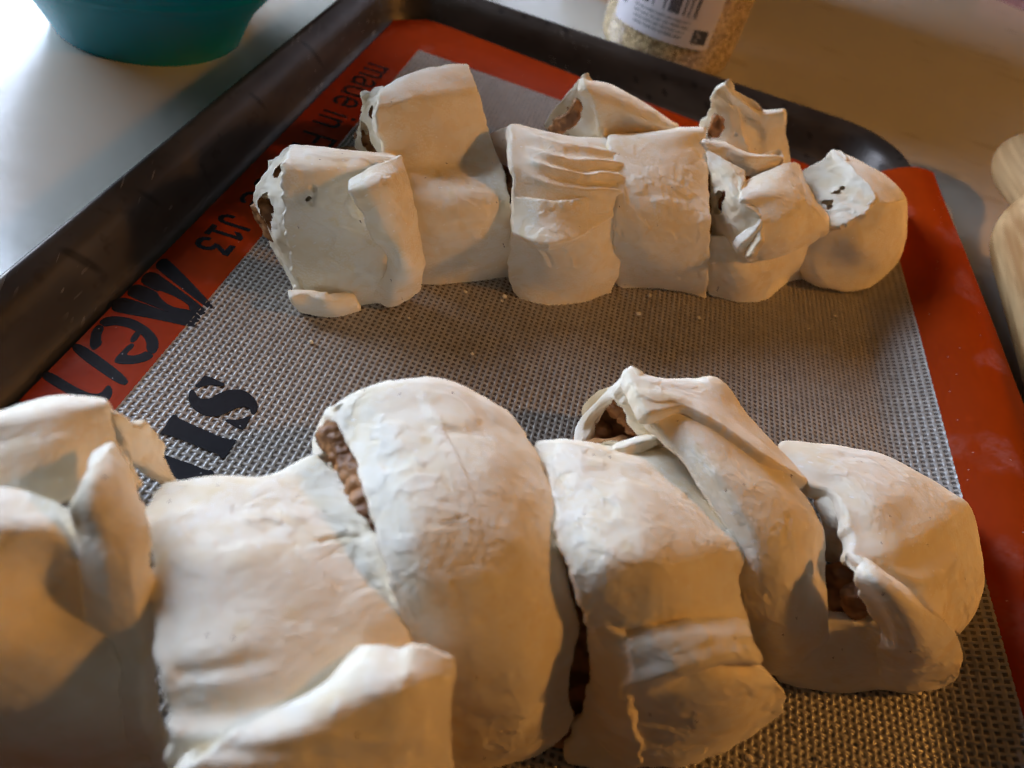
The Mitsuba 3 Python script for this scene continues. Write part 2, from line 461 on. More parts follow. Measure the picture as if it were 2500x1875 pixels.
STRIPS = [
(1,'A','strip',[
  [(-102.9,238.6,18.0),(-93.7,242.8,18.0),(-81.0,248.1,18.0),(-69.9,253.8,18.0)],
  [(-91.5,210.6,40.0),(-83.2,211.0,42.0),(-72.1,215.0,42.0),(-61.7,219.9,42.0)],
  [(-85.0,191.0,47.0),(-76.1,193.4,48.0),(-66.4,199.2,47.0),(-57.8,209.2,44.0)],
  [(-83.3,185.2,42.0),(-73.3,187.3,43.0),(-63.7,192.9,42.0),(-53.7,199.6,40.0)],
  [(-82.0,183.1,32.0),(-71.3,184.8,34.0),(-61.0,189.4,34.0),(-50.8,195.7,32.0)],
  [(-80.5,183.3,19.0),(-68.9,184.0,22.0),(-58.6,189.7,21.0),(-49.1,196.4,19.0)],
  [(-77.5,182.8,8.0),(-66.1,184.0,10.0),(-55.9,188.8,11.0),(-46.8,193.0,12.0)],
  [(-77.6,181.3,3.0),(-66.1,182.6,5.0),(-57.2,189.3,5.0),(-47.2,197.0,3.0)],
  [(-74.1,177.8,0.0),(-64.8,180.2,0.0),(-57.3,189.2,0.0),(-48.5,196.8,0.0)]]),
(1,'Aend','torn',[
  [(-96.0,202.6,36.0),(-93.1,205.6,40.0),(-91.3,210.5,40.0)],
  [(-97.9,198.8,30.0),(-92.6,197.6,36.0),(-87.8,196.6,42.0)],
  [(-98.2,195.3,24.0),(-90.7,191.2,30.0),(-84.8,188.6,37.0)],
  [(-93.2,193.5,14.0),(-86.7,186.6,20.0),(-82.6,185.1,27.0)],
  [(-86.3,190.4,5.0),(-82.1,185.7,9.0),(-79.9,184.0,14.0)],
  [(-78.5,183.4,0.0),(-76.9,181.6,1.0),(-75.6,181.1,3.0)]]),
(1,'Alip','strip',[
  [(-75.4,174.0,8.0),(-71.7,176.7,9.0),(-64.6,176.5,9.0),(-58.5,183.5,8.0)],
  [(-75.0,174.5,5.0),(-70.1,175.7,6.0),(-63.8,176.9,6.0),(-57.6,183.8,5.0)],
  [(-73.7,176.8,0.0),(-68.1,178.3,0.0),(-63.4,180.6,0.0),(-57.2,187.1,0.0)]]),
(1,'B','strip',[
  [(-63.4,185.5,51.0),(-59.9,190.4,53.0),(-56.6,197.3,53.0),(-54.5,206.2,51.0)],
  [(-60.7,180.6,50.0),(-56.3,182.5,53.0),(-52.1,188.5,53.0),(-51.0,201.1,49.0)],
  [(-56.5,181.4,43.0),(-52.3,181.9,46.0),(-48.6,186.9,46.0),(-46.8,197.2,43.0)],
  [(-54.1,183.4,35.0),(-49.4,183.1,38.0),(-45.4,186.7,38.0),(-43.5,195.1,35.0)],
  [(-50.8,186.6,28.0),(-45.9,182.7,32.0),(-42.7,185.3,32.0),(-41.1,193.3,28.0)],
  [(-49.8,187.2,22.0),(-45.1,183.5,25.0),(-41.3,186.0,25.0),(-39.4,193.9,21.0)],
  [(-52.6,190.0,12.0),(-47.6,187.3,14.0),(-43.1,190.7,14.0),(-40.3,195.6,13.0)],
  [(-54.2,191.2,3.0),(-47.6,190.8,3.0),(-43.4,195.4,4.0),(-40.8,198.6,6.0)]]),
(1,'C','strip',[
  [(-80.7,269.3,34.0),(-72.8,279.8,34.0),(-62.9,292.1,34.0),(-55.5,300.1,34.0)],
  [(-73.6,240.3,53.0),(-67.9,251.3,55.0),(-60.8,264.5,55.0),(-53.1,276.6,54.0)],
  [(-70.1,228.1,54.0),(-62.2,235.9,56.0),(-54.0,248.1,56.0),(-45.8,262.6,54.0)],
  [(-67.5,224.2,47.0),(-59.0,231.3,49.0),(-49.0,242.2,49.0),(-40.4,258.8,47.0)],
  [(-64.6,224.9,39.0),(-55.8,229.6,41.0),(-45.4,240.2,41.0),(-35.4,254.7,40.0)],
  [(-61.2,220.4,35.0),(-52.5,226.5,36.0),(-41.5,235.3,36.0),(-29.1,246.1,37.0)],
  [(-55.4,209.0,33.0),(-45.0,213.5,35.0),(-33.9,220.1,36.0),(-22.4,230.4,36.0)],
  [(-50.4,203.9,25.0),(-40.5,207.9,27.0),(-29.3,214.3,28.0),(-17.5,224.2,28.0)],
  [(-46.8,204.7,14.0),(-37.6,209.8,15.0),(-25.8,216.3,16.0),(-14.6,224.0,16.0)],
  [(-44.3,210.3,0.0),(-34.9,214.6,0.0),(-24.3,222.0,0.0),(-13.7,229.2,1.0)]]),
(1,'Cend','torn',[
  [(-78.4,239.7,48.0),(-76.5,241.2,50.0),(-74.1,241.5,52.0)],
  [(-79.9,239.8,40.0),(-75.4,235.8,45.0),(-71.2,231.9,51.0)],
  [(-81.8,244.4,28.0),(-75.7,238.2,34.0),(-67.7,228.1,42.0)],
  [(-86.2,253.5,14.0),(-78.9,246.8,20.0),(-67.9,234.8,30.0)]]),
(1,'D','strip',[
  [(-28.1,274.2,34.0),(-16.4,283.6,30.0),(-3.4,288.2,30.0),(6.8,294.2,30.0)],
  [(-28.4,255.0,47.0),(-17.6,258.8,46.0),(-5.8,264.4,45.0),(4.7,274.0,44.0)],
  [(-25.2,240.5,48.0),(-13.4,243.1,48.0),(-0.5,250.0,47.0),(11.0,260.4,45.0)],
  [(-21.8,231.2,45.0),(-10.2,233.4,46.0),(2.4,240.6,45.0),(14.7,253.1,43.0)],
  [(-18.7,226.0,38.0),(-6.6,227.3,40.0),(5.9,232.7,40.0),(17.5,244.8,38.0)],
  [(-15.9,220.5,29.0),(-3.2,221.6,31.0),(9.4,227.3,31.0),(20.9,241.7,29.0)],
  [(-14.4,219.7,18.0),(-0.8,219.8,20.0),(11.9,226.7,20.0),(23.1,239.0,20.0)],
  [(-11.3,220.2,6.0),(1.3,221.9,7.0),(14.4,228.0,8.0),(25.7,238.6,9.0)],
  [(-6.5,219.3,0.0),(4.2,221.0,0.0),(15.8,228.0,0.0),(25.6,240.0,0.0)]]),
(1,'Dback','strip',[
  [(-36.9,268.9,34.0),(-33.5,266.9,38.0),(-29.4,264.6,42.0)],
  [(-34.3,264.6,32.0),(-30.2,259.4,36.0),(-25.9,254.3,40.0)],
  [(-30.1,261.5,28.0),(-27.2,257.7,30.0),(-23.2,250.9,33.0)]]),
(1,'Dlip','strip',[
  [(-15.6,216.6,30.0),(-5.1,211.6,33.0),(5.0,218.1,34.0),(18.7,243.2,35.0)],
  [(-16.7,219.8,33.0),(-5.5,218.5,36.0),(4.5,225.8,37.0),(17.7,245.9,37.0)],
  [(-18.3,224.7,37.0),(-7.6,223.6,40.0),(4.2,230.9,41.0),(16.3,250.8,39.0)]]),
(1,'E','strip',[
  [(-7.7,326.7,35.0),(5.7,336.3,33.0),(21.7,337.3,31.0),(36.0,333.5,29.0)],
  [(-9.5,286.4,58.0),(1.7,294.7,55.0),(15.2,301.1,50.0),(29.5,300.2,46.0)],
  [(-0.8,278.5,52.0),(7.6,282.4,53.0),(17.9,287.1,50.0),(31.3,294.5,45.0)],
  [(4.5,285.0,38.0),(13.5,291.2,38.0),(23.9,297.2,36.0),(37.1,307.8,33.0)]]),
(1,'Eend','torn',[
  [(-14.6,295.4,46.0),(-11.9,292.4,52.0),(-9.4,288.5,57.0)],
  [(-17.4,296.6,38.0),(-11.2,293.5,44.0),(-1.0,284.2,50.0)],
  [(-19.7,297.8,29.0),(-8.6,292.6,32.0),(4.2,282.7,40.0)]]),
(1,'F','strip',[
  [(12.0,301.2,30.0),(24.3,312.7,30.0),(36.2,324.0,30.0),(45.6,327.7,32.0)],
  [(6.8,273.0,46.0),(20.0,282.4,47.0),(31.2,292.0,48.0),(42.3,300.6,48.0)],
  [(10.7,257.5,46.0),(22.5,265.2,47.0),(33.5,276.4,47.0),(44.8,292.0,45.0)],
  [(15.3,243.3,40.0),(26.6,248.5,42.0),(37.4,258.6,42.0),(48.3,272.5,40.0)],
  [(19.5,236.1,30.0),(30.7,239.5,33.0),(41.3,245.6,34.0),(51.4,251.5,35.0)],
  [(22.9,238.5,17.0),(34.4,240.5,20.0),(46.8,245.7,20.0),(57.7,251.4,19.0)],
  [(27.5,244.8,4.0),(39.4,248.7,5.0),(51.3,252.4,5.0),(62.7,256.4,4.0)],
  [(30.5,245.6,0.0),(41.6,251.4,0.0),(53.1,255.4,0.0),(64.0,256.2,0.0)]]),
(1,'G','strip',[
  [(59.9,378.5,33.0),(67.5,367.6,33.0),(75.6,365.5,33.0),(86.0,374.0,33.0)],
  [(46.1,319.1,60.0),(56.6,324.0,54.0),(65.7,328.9,50.0),(74.9,332.5,52.0)],
  [(57.1,325.0,47.0),(66.0,328.6,45.0),(72.1,328.1,44.0),(79.8,332.8,45.0)],
  [(64.5,321.5,38.0),(72.2,324.0,36.0),(78.7,325.8,35.0),(86.2,336.6,36.0)],
  [(69.7,317.1,33.0),(77.2,323.3,30.0),(84.3,327.6,29.0),(90.4,337.3,30.0)]]),
(1,'Gend','torn',[
  [(45.6,319.7,55.0),(46.1,322.6,57.0),(46.3,318.8,60.0)],
  [(45.8,324.8,46.0),(50.8,321.7,49.0),(56.2,322.3,49.0)],
  [(44.9,326.4,38.0),(53.5,321.2,40.0),(64.0,320.1,39.0)],
  [(48.8,323.0,32.0),(58.7,318.6,33.0),(69.7,319.3,33.0)]]),
(1,'H1','strip',[
  [(51.3,325.5,30.0),(59.9,329.0,30.0),(72.8,330.0,28.0),(85.1,336.7,28.0)],
  [(44.3,295.0,46.0),(52.3,297.9,46.0),(63.5,297.1,45.0),(77.3,305.7,44.0)],
  [(46.5,289.0,44.0),(55.2,290.7,44.0),(64.9,292.3,44.0),(79.5,306.9,42.0)],
  [(51.0,286.6,38.0),(58.8,290.4,38.0),(69.2,296.9,37.0),(81.8,310.0,36.0)]]),
(1,'Hend','torn',[
  [(46.5,286.3,45.0),(54.4,282.4,46.0),(61.1,281.7,45.0)],
  [(50.7,275.8,38.0),(56.3,267.8,42.0),(61.1,263.4,43.0)],
  [(55.7,270.3,28.0),(62.2,259.4,35.0),(69.4,256.6,39.0)],
  [(59.0,266.8,18.0),(67.5,259.1,23.0),(69.9,248.7,30.0)]]),
(1,'H2','strip',[
  [(62.7,278.8,43.0),(71.7,291.1,44.0),(79.9,301.7,44.0),(87.4,311.4,41.0)],
  [(60.9,262.6,44.0),(69.2,271.3,46.0),(78.5,282.5,45.0),(89.1,296.3,41.0)],
  [(68.1,262.4,42.0),(76.5,269.0,44.0),(86.5,279.8,42.0),(95.1,290.0,38.0)],
  [(69.9,255.8,38.0),(80.1,264.6,40.0),(92.2,277.4,38.0),(102.4,288.8,34.0)],
  [(66.7,251.5,29.0),(79.7,259.3,33.0),(93.6,273.2,33.0),(106.4,287.8,31.0)],
  [(74.0,257.3,22.0),(85.7,264.6,25.0),(96.9,276.3,27.0),(106.8,289.0,29.0)]]),
(1,'H3','strip',[
  [(56.3,261.3,24.0),(68.1,265.0,26.0),(84.6,272.1,24.0),(98.0,282.6,22.0),(112.5,303.7,17.0)],
  [(59.0,257.7,15.0),(69.8,254.5,18.0),(84.8,266.3,15.0),(100.5,282.3,13.0),(114.7,304.4,9.0)],
  [(63.3,260.0,5.0),(73.6,258.9,5.0),(87.6,266.7,5.0),(98.4,282.4,5.0),(112.1,298.8,3.0)],
  [(67.8,259.1,0.0),(79.8,261.7,0.0),(90.4,269.1,0.0),(100.2,285.2,0.0),(112.4,297.3,0.0)]]),
(1,'I','strip',[
  [(102.1,324.7,46.0),(105.7,328.4,44.0),(110.3,333.6,42.0),(125.4,367.7,25.0)],
  [(109.4,308.0,46.0),(117.0,315.9,45.0),(127.2,330.8,40.0),(141.4,364.2,20.0)],
  [(116.0,296.2,44.0),(125.9,305.6,42.0),(140.1,328.4,35.0),(154.1,361.6,14.0)],
  [(115.6,291.9,42.0),(126.8,300.1,40.0),(144.1,326.1,30.0),(160.6,363.9,8.0)],
  [(113.2,288.8,37.0),(128.7,297.1,31.0),(148.6,319.1,19.0),(162.8,350.5,2.0)],
  [(108.3,286.5,33.0),(123.6,288.6,24.0),(147.9,311.1,8.0),(153.5,322.1,0.0)],
  [(103.9,284.7,28.0),(115.1,287.0,17.0),(133.7,294.6,4.0),(136.6,299.2,0.0)],
  [(99.1,285.0,22.0),(105.3,284.1,14.0),(115.9,286.1,4.0),(118.4,290.5,0.0)],
  [(96.7,287.8,18.0),(100.2,286.0,12.0),(106.6,288.8,4.0),(108.9,293.0,0.0)]]),
(1,'Iend','torn',[
  [(91.7,316.4,36.0),(96.9,319.7,41.0),(102.3,324.4,46.0)],
  [(93.9,309.0,34.0),(102.6,308.6,40.0),(109.5,307.7,46.0)],
  [(96.3,297.2,33.0),(106.0,296.8,39.0),(116.1,295.9,44.0)],
  [(101.4,285.0,31.0),(107.4,284.9,36.0),(113.5,287.7,40.0)]]),
(1,'Iback','torn',[
  [(97.6,331.2,29.0),(103.5,336.5,33.0),(107.9,339.8,38.0)],
  [(99.2,322.0,28.0),(107.7,322.7,33.0),(114.2,323.7,38.0)],
  [(101.9,310.6,27.0),(111.5,312.0,32.0),(120.9,312.5,36.0)],
  [(106.9,300.6,25.0),(113.0,300.8,29.0),(117.8,303.2,33.0)]]),
(2,'J1','strip',[
  [(-105.6,78.9,35.0),(-100.2,82.5,35.0),(-92.5,89.3,35.0),(-84.3,93.3,35.0)],
  [(-91.5,69.3,56.0),(-86.3,72.0,57.0),(-79.7,76.9,58.0),(-73.0,81.5,56.0)],
  [(-87.2,64.0,57.0),(-81.6,66.0,58.0),(-74.0,70.0,59.0),(-70.2,78.1,55.0)],
  [(-82.9,58.1,56.0),(-77.9,60.1,56.0),(-70.5,65.2,56.0),(-67.8,76.1,52.0)],
  [(-81.5,54.6,52.0),(-75.8,56.1,53.0),(-68.8,62.5,52.0),(-62.1,73.0,47.0)]]),
(2,'J1end','torn',[
  [(-73.4,82.6,52.0),(-73.3,82.4,48.0),(-72.0,81.1,44.0)],
  [(-71.9,87.0,42.0),(-70.8,85.2,40.0),(-69.3,81.6,38.0)],
  [(-70.7,89.6,34.0),(-70.2,88.0,32.0),(-66.1,84.5,30.0)]]),
(2,'J2','strip',[
  [(-78.9,54.5,60.0),(-74.5,57.1,60.0),(-67.9,57.8,60.0),(-61.7,57.8,58.0)],
  [(-73.9,48.8,62.0),(-68.6,50.1,63.0),(-62.7,52.1,62.0),(-58.4,54.8,59.0)],
  [(-69.4,42.6,61.0),(-65.4,44.6,60.0),(-60.2,47.5,59.0),(-53.9,49.3,59.0)],
  [(-66.4,37.5,58.0),(-62.4,39.0,56.0),(-57.3,42.6,54.0),(-51.5,45.9,53.0)],
  [(-66.2,33.5,49.0),(-61.5,34.7,48.0),(-54.6,37.3,47.0),(-47.8,41.9,45.0)],
  [(-68.6,30.0,33.0),(-63.0,30.9,33.0),(-54.4,33.6,33.0),(-45.4,39.9,32.0)],
  [(-74.4,25.0,3.0),(-67.9,26.0,3.0),(-57.9,28.9,3.0),(-44.6,36.1,3.0)]]),
(2,'J3','strip',[
  [(-61.4,62.6,66.0),(-60.6,63.7,66.0),(-61.5,67.1,64.0),(-63.1,70.6,61.0)],
  [(-60.4,58.7,66.0),(-58.6,59.6,67.0),(-58.2,63.5,65.0),(-60.0,68.4,60.0)],
  [(-60.1,55.7,64.0),(-56.7,56.5,66.0),(-55.1,60.1,64.0),(-56.3,64.9,58.0)],
  [(-58.3,53.5,61.0),(-54.4,53.7,63.0),(-51.8,56.0,62.0),(-50.3,57.9,60.0)],
  [(-56.6,50.2,57.0),(-52.1,50.0,59.0),(-48.6,51.2,59.0),(-47.5,53.7,57.0)],
  [(-54.0,46.2,52.0),(-50.0,46.4,53.0),(-46.5,47.6,53.0),(-45.5,49.8,51.0)],
  [(-52.0,42.9,45.0),(-47.9,42.7,45.0),(-44.2,43.1,45.0),(-43.4,45.1,43.0)],
  [(-49.5,40.3,34.0),(-46.2,38.9,34.0),(-43.1,39.4,34.0),(-42.0,41.3,31.0)],
  [(-51.9,36.8,8.0),(-47.8,36.3,8.0),(-44.3,37.0,6.0),(-41.1,37.7,4.0)]]),
(2,'K','strip',[
  [(-64.5,86.0,25.0),(-55.8,90.2,25.0),(-46.6,94.6,25.0),(-40.9,102.3,25.0)],
  [(-59.0,76.2,44.0),(-50.1,80.2,46.0),(-41.4,84.1,46.0),(-36.1,92.0,45.0)],
  [(-55.4,65.4,51.0),(-44.4,68.4,54.0),(-34.2,72.8,54.0),(-25.9,85.4,49.0)],
  [(-48.8,56.8,54.0),(-38.2,58.7,58.0),(-28.1,63.3,58.0),(-18.5,75.9,53.0)],
  [(-43.2,48.2,54.0),(-33.2,50.4,58.0),(-23.1,55.6,58.0),(-11.0,68.6,53.0)],
  [(-38.0,40.7,55.0),(-28.5,42.8,58.0),(-18.4,48.5,57.0),(-6.3,60.0,52.0)],
  [(-34.3,35.8,52.0),(-24.6,37.6,55.0),(-14.8,43.6,55.0),(-2.5,56.1,48.0)],
  [(-31.1,30.8,47.0),(-21.4,32.1,50.0),(-11.8,38.7,49.0),(0.7,51.9,40.0)],
  [(-34.6,30.7,2.0),(-23.0,33.1,2.0),(-8.9,37.9,2.0),(7.7,46.8,2.0)]]),
(2,'L','strip',[
  [(-11.1,51.9,55.0),(-7.8,51.9,58.0),(-4.3,52.2,58.0),(-2.1,53.1,59.0),(4.0,54.1,56.0)],
  [(-13.7,44.5,57.0),(-9.0,45.1,61.0),(-3.6,46.1,62.0),(-0.1,47.2,61.0),(5.3,50.7,55.0)],
  [(-18.7,37.5,58.0),(-12.1,38.5,61.0),(-5.2,40.7,61.0),(0.9,43.0,58.0),(7.1,47.0,50.0)],
  [(-24.2,31.5,57.0),(-15.9,32.9,59.0),(-6.5,35.6,57.0),(1.5,38.9,52.0),(9.2,43.8,41.0)],
  [(-28.5,26.4,49.0),(-16.9,28.8,50.0),(-6.7,31.9,47.0),(3.1,36.0,39.0),(11.5,41.0,29.0)],
  [(-33.5,25.1,4.0),(-18.3,29.2,4.0),(-5.0,32.7,4.0),(6.8,36.7,4.0),(15.2,40.7,4.0)]]),
(2,'M','strip',[
  [(-39.9,118.7,25.0),(-33.2,125.8,25.0),(-23.6,135.4,25.0),(-11.6,139.4,25.0),(0.7,135.2,25.0)],
  [(-37.2,104.1,46.0),(-30.4,109.0,51.0),(-21.0,116.2,52.0),(-10.6,119.9,50.0),(0.8,120.6,46.0)],
  [(-28.3,94.2,52.0),(-23.0,98.5,57.0),(-14.6,103.2,58.0),(-5.0,106.7,56.0),(7.0,111.1,50.0)],
  [(-21.3,82.9,57.0),(-15.2,85.7,61.0),(-7.8,89.7,62.0),(1.6,93.3,60.0),(13.2,99.8,52.0)],
  [(-15.7,72.7,59.0),(-9.9,74.2,63.0),(-2.9,78.5,63.0),(6.2,83.5,60.0),(17.3,89.9,52.0)],
  [(-9.5,64.5,57.0),(-4.2,65.5,60.0),(2.4,68.8,60.0),(10.9,73.6,57.0),(21.8,80.6,48.0)],
  [(-4.6,59.8,50.0),(0.5,60.5,53.0),(6.9,63.1,53.0),(15.2,67.4,50.0),(26.8,76.2,40.0)],
  [(2.2,57.6,38.0),(7.1,58.3,40.0),(12.8,59.7,41.0),(19.9,63.2,38.0),(30.1,70.9,27.0)],
  [(7.4,56.6,18.0),(12.9,56.7,20.0),(18.4,58.3,20.0),(25.1,61.1,18.0),(34.2,68.3,12.0)],
  [(11.1,55.8,2.0),(17.1,57.2,2.0),(23.0,59.2,2.0),(29.9,63.1,1.0),(35.3,68.2,1.0)]]),
(2,'Mend','strip',[
  [(-39.5,105.6,40.0),(-37.6,104.1,45.0),(-34.8,102.0,50.0)],
  [(-39.3,102.2,37.0),(-36.5,100.8,42.0),(-33.1,99.7,47.0)],
  [(-37.8,98.7,36.0),(-34.8,97.2,41.0),(-32.5,97.0,44.0)]]),
(2,'N','strip',[
  [(15.0,129.2,25.0),(22.7,132.9,25.0),(34.0,136.5,25.0),(45.4,142.8,25.0)],
  [(10.5,115.7,44.0),(18.5,117.7,46.0),(29.0,120.3,46.0),(40.4,126.4,45.0)],
  [(14.0,102.4,50.0),(21.4,103.0,53.0),(31.4,106.9,53.0),(47.3,116.5,47.0)],
  [(17.8,88.7,54.0),(25.0,90.5,57.0),(35.1,94.9,57.0),(53.2,107.3,48.0)],
  [(21.3,80.1,54.0),(28.6,81.4,58.0),(39.6,87.0,57.0),(59.3,103.0,47.0)],
  [(25.7,75.7,50.0),(32.6,77.5,53.0),(42.4,82.0,53.0),(58.2,94.6,45.0)],
  [(29.4,74.1,44.0),(35.4,75.6,48.0),(45.4,80.0,48.0),(62.7,89.9,40.0)],
  [(33.4,74.1,34.0),(40.1,75.5,40.0),(48.8,78.5,42.0),(65.3,88.4,36.0)]]),
(2,'Nlip','strip',[
  [(25.7,118.4,47.0),(30.1,120.1,50.0),(37.0,125.9,49.0)],
  [(25.4,116.0,48.0),(30.1,117.7,51.0),(37.1,123.8,50.0)],
  [(26.3,115.7,47.0),(30.7,116.6,50.0),(37.3,123.1,49.0)]]),
(2,'N2','strip',[
  [(34.9,75.1,44.0),(41.5,76.7,49.0),(51.1,81.4,48.0),(62.1,88.1,42.0)],
  [(37.1,71.8,46.0),(43.2,73.8,50.0),(52.7,77.9,49.0),(62.5,83.5,43.0)],
  [(39.5,69.5,41.0),(46.7,71.1,46.0),(56.3,75.6,45.0),(68.6,81.5,36.0)],
  [(39.8,68.3,34.0),(50.9,70.1,38.0),(61.8,74.9,37.0),(79.8,85.8,22.0)],
  [(43.8,67.6,25.0),(55.8,69.7,28.0),(67.7,75.1,26.0),(83.6,86.6,13.0)],
  [(48.7,67.2,16.0),(60.2,70.0,17.0),(70.5,75.2,15.0),(83.1,85.1,5.0)],
  [(52.3,66.7,4.0),(63.2,70.7,4.0),(73.5,76.9,3.0),(81.6,83.4,1.0)]]),
(2,'Nend','torn',[
  [(28.9,74.9,44.0),(31.6,73.7,46.0),(35.2,73.9,46.0)],
  [(32.3,73.7,34.0),(34.6,71.7,38.0),(38.6,70.6,43.0)],
  [(35.9,71.8,22.0),(38.0,69.7,26.0),(40.1,67.4,34.0)],
  [(36.9,68.0,8.0),(42.1,68.0,12.0),(46.6,66.3,21.0)],
  [(38.1,64.8,0.0),(46.2,65.9,0.0),(52.7,66.6,4.0)]]),
(2,'O1','strip',[
  [(32.2,123.2,57.0),(38.8,127.1,58.0),(48.2,126.9,57.0),(62.3,127.3,51.0)],
  [(42.2,114.5,54.0),(47.9,114.5,57.0),(58.5,119.7,54.0),(71.4,126.0,47.0)],
  [(48.6,109.2,52.0),(54.7,108.8,55.0),(65.9,114.6,52.0),(80.3,119.3,43.0)],
  [(55.7,103.2,48.0),(60.7,102.5,51.0),(69.2,106.3,49.0),(82.1,112.9,40.0)],
  [(61.5,98.0,40.0),(65.4,97.1,43.0),(72.9,99.7,42.0),(85.7,106.7,33.0)],
  [(69.1,95.2,28.0),(73.1,95.0,30.0),(81.0,98.0,28.0),(92.8,103.9,20.0)],
  [(80.2,97.7,8.0),(85.2,97.7,9.0),(89.8,99.1,12.0),(98.6,104.7,10.0)]]),
(2,'O2','strip',[
  [(35.6,166.6,25.0),(47.8,169.0,25.0),(59.4,173.6,25.0),(67.2,165.4,25.0),(75.4,156.6,25.0),(84.2,149.5,25.0)],
  [(26.0,138.5,55.0),(32.6,138.0,55.0),(42.6,144.7,52.0),(51.1,149.9,50.0),(62.9,145.5,44.0),(78.6,141.6,37.0)],
  [(27.5,126.4,60.0),(34.6,128.3,60.0),(43.1,131.4,58.0),(52.4,133.0,55.0),(62.9,133.0,50.0),(78.2,136.1,40.0)],
  [(30.8,120.6,60.0),(38.1,125.9,60.0),(46.0,126.0,59.0),(53.3,125.5,57.0),(62.5,125.4,53.0),(77.4,133.1,42.0)]]),
(2,'OendL','strip',[
  [(20.6,133.5,28.0),(21.6,132.7,30.0),(22.7,133.2,31.0)],
  [(19.7,137.6,31.0),(21.4,136.1,34.0),(24.1,137.9,36.0)],
  [(23.0,136.5,45.0),(23.8,135.5,46.0),(24.8,134.3,47.0)],
  [(25.6,138.2,54.0),(25.7,133.2,54.0),(25.7,129.3,52.0)]]),
(2,'OendR','torn',[
  [(25.4,130.8,53.0),(26.3,132.3,56.0),(27.2,132.8,58.0)],
  [(28.0,129.1,50.0),(29.4,128.4,54.0),(30.3,127.5,57.0)],
  [(31.5,128.1,47.0),(33.1,128.2,50.0),(34.7,126.0,54.0)],
  [(35.3,127.6,44.0),(37.2,127.1,47.0),(39.3,126.0,51.0)]]),
(2,'Ohole','filling',[
  [(24.6,141.6,36.0),(27.3,146.2,38.0),(30.6,145.7,40.0)],
  [(23.5,139.5,28.0),(29.0,142.7,30.0),(34.1,144.0,34.0)],
  [(23.4,138.5,22.0),(31.3,140.1,24.0),(40.3,143.1,28.0)]]),
(2,'Pin','strip',[
  [(82.6,135.3,39.0),(84.0,134.0,42.0),(87.2,133.4,41.0)],
  [(81.9,128.7,40.0),(84.7,128.3,42.0),(89.4,128.7,40.0)],
  [(85.4,124.8,36.0),(87.6,122.9,39.0),(92.8,124.1,37.0)],
  [(92.6,125.0,24.0),(95.5,123.5,27.0),(100.8,124.6,26.0)]]),
(2,'P','strip',[
  [(72.8,143.3,38.0),(75.3,148.8,36.0),(78.5,155.1,32.0),(88.4,170.7,15.0)],
  [(77.2,133.6,42.0),(80.8,141.4,42.0),(90.2,157.7,33.0),(103.9,176.1,12.0)],
  [(84.2,131.0,44.0),(90.8,139.1,44.0),(108.0,162.0,32.0),(122.8,180.4,10.0)],
  [(85.6,124.0,46.0),(95.9,131.3,46.0),(119.2,159.8,32.0),(136.3,179.3,8.0)],
  [(86.6,117.3,46.0),(99.0,123.9,45.0),(127.6,156.6,31.0),(144.9,175.0,8.0)],
  [(87.2,111.0,46.0),(102.3,119.0,44.0),(135.3,155.7,28.0),(153.2,173.6,5.0)],
  [(91.8,109.5,44.0),(105.2,115.4,42.0),(138.7,143.2,24.0),(155.2,159.4,3.0)],
  [(99.9,110.3,40.0),(109.8,114.2,38.0),(137.9,132.1,20.0),(151.8,144.7,2.0)],
  [(108.0,110.3,36.0),(115.1,113.1,33.0),(135.8,126.0,17.0),(148.6,137.2,1.0)],
  [(115.7,112.3,30.0),(120.5,114.4,27.0),(130.9,120.5,18.0),(144.5,131.6,2.0)]]),
(2,'Q','strip',[
  [(85.0,106.7,50.0),(85.6,107.2,50.0),(86.4,107.1,50.0),(88.4,107.4,49.0)],
  [(84.2,103.5,48.0),(85.1,101.9,51.0),(88.8,102.6,51.0),(97.7,106.2,46.0)],
  [(88.4,102.8,43.0),(89.7,100.0,48.0),(95.1,100.7,48.0),(106.5,105.7,41.0)],
  [(93.9,103.2,37.0),(95.9,99.6,42.0),(101.9,100.5,42.0),(117.6,108.8,33.0)],
  [(101.0,104.3,30.0),(101.9,100.3,34.0),(108.1,101.3,35.0),(125.5,110.5,25.0)],
  [(103.7,102.6,24.0),(106.2,100.4,28.0),(113.3,102.2,29.0),(130.6,111.5,18.0)],
  [(109.8,103.0,15.0),(112.5,102.2,19.0),(118.8,104.2,19.0),(134.3,112.4,9.0)],
  [(117.9,105.8,5.0),(121.0,105.3,7.0),(127.1,107.9,6.0),(136.0,113.1,2.0)]]),
(2,'R','strip',[
  [(75.3,96.6,22.0),(82.5,99.8,24.0),(90.6,106.2,24.0),(99.1,107.7,25.0),(104.1,105.4,26.0)],
  [(80.3,97.0,14.0),(87.2,99.1,17.0),(95.4,103.8,18.0),(105.1,104.5,18.0),(113.7,105.7,16.0)],
  [(86.2,98.9,7.0),(93.1,100.0,8.0),(101.4,102.3,9.0),(111.6,104.9,9.0),(122.5,106.9,8.0)],
  [(89.9,100.8,0.0),(97.3,101.3,0.0),(106.4,102.9,0.0),(117.1,106.5,0.0),(129.9,109.2,0.0)]]),
(2,'MNgap','filling',[
  [(18.7,94.1,40.0),(20.5,94.2,40.0),(22.4,94.2,40.0)],
  [(24.5,83.9,36.0),(27.1,84.2,36.0),(29.5,84.5,36.0)],
  [(28.5,78.8,27.0),(31.3,79.2,27.0),(34.6,79.7,27.0)],
  [(31.8,74.0,13.0),(35.5,74.6,13.0),(40.3,75.6,13.0)],
  [(33.3,68.2,1.0),(38.8,68.8,1.0),(44.3,69.4,1.0)]]),
(1,'Eslot','filling',[
  [(-9.0,278.4,51.5),(-7.9,278.6,51.0),(-6.7,278.5,50.5)],
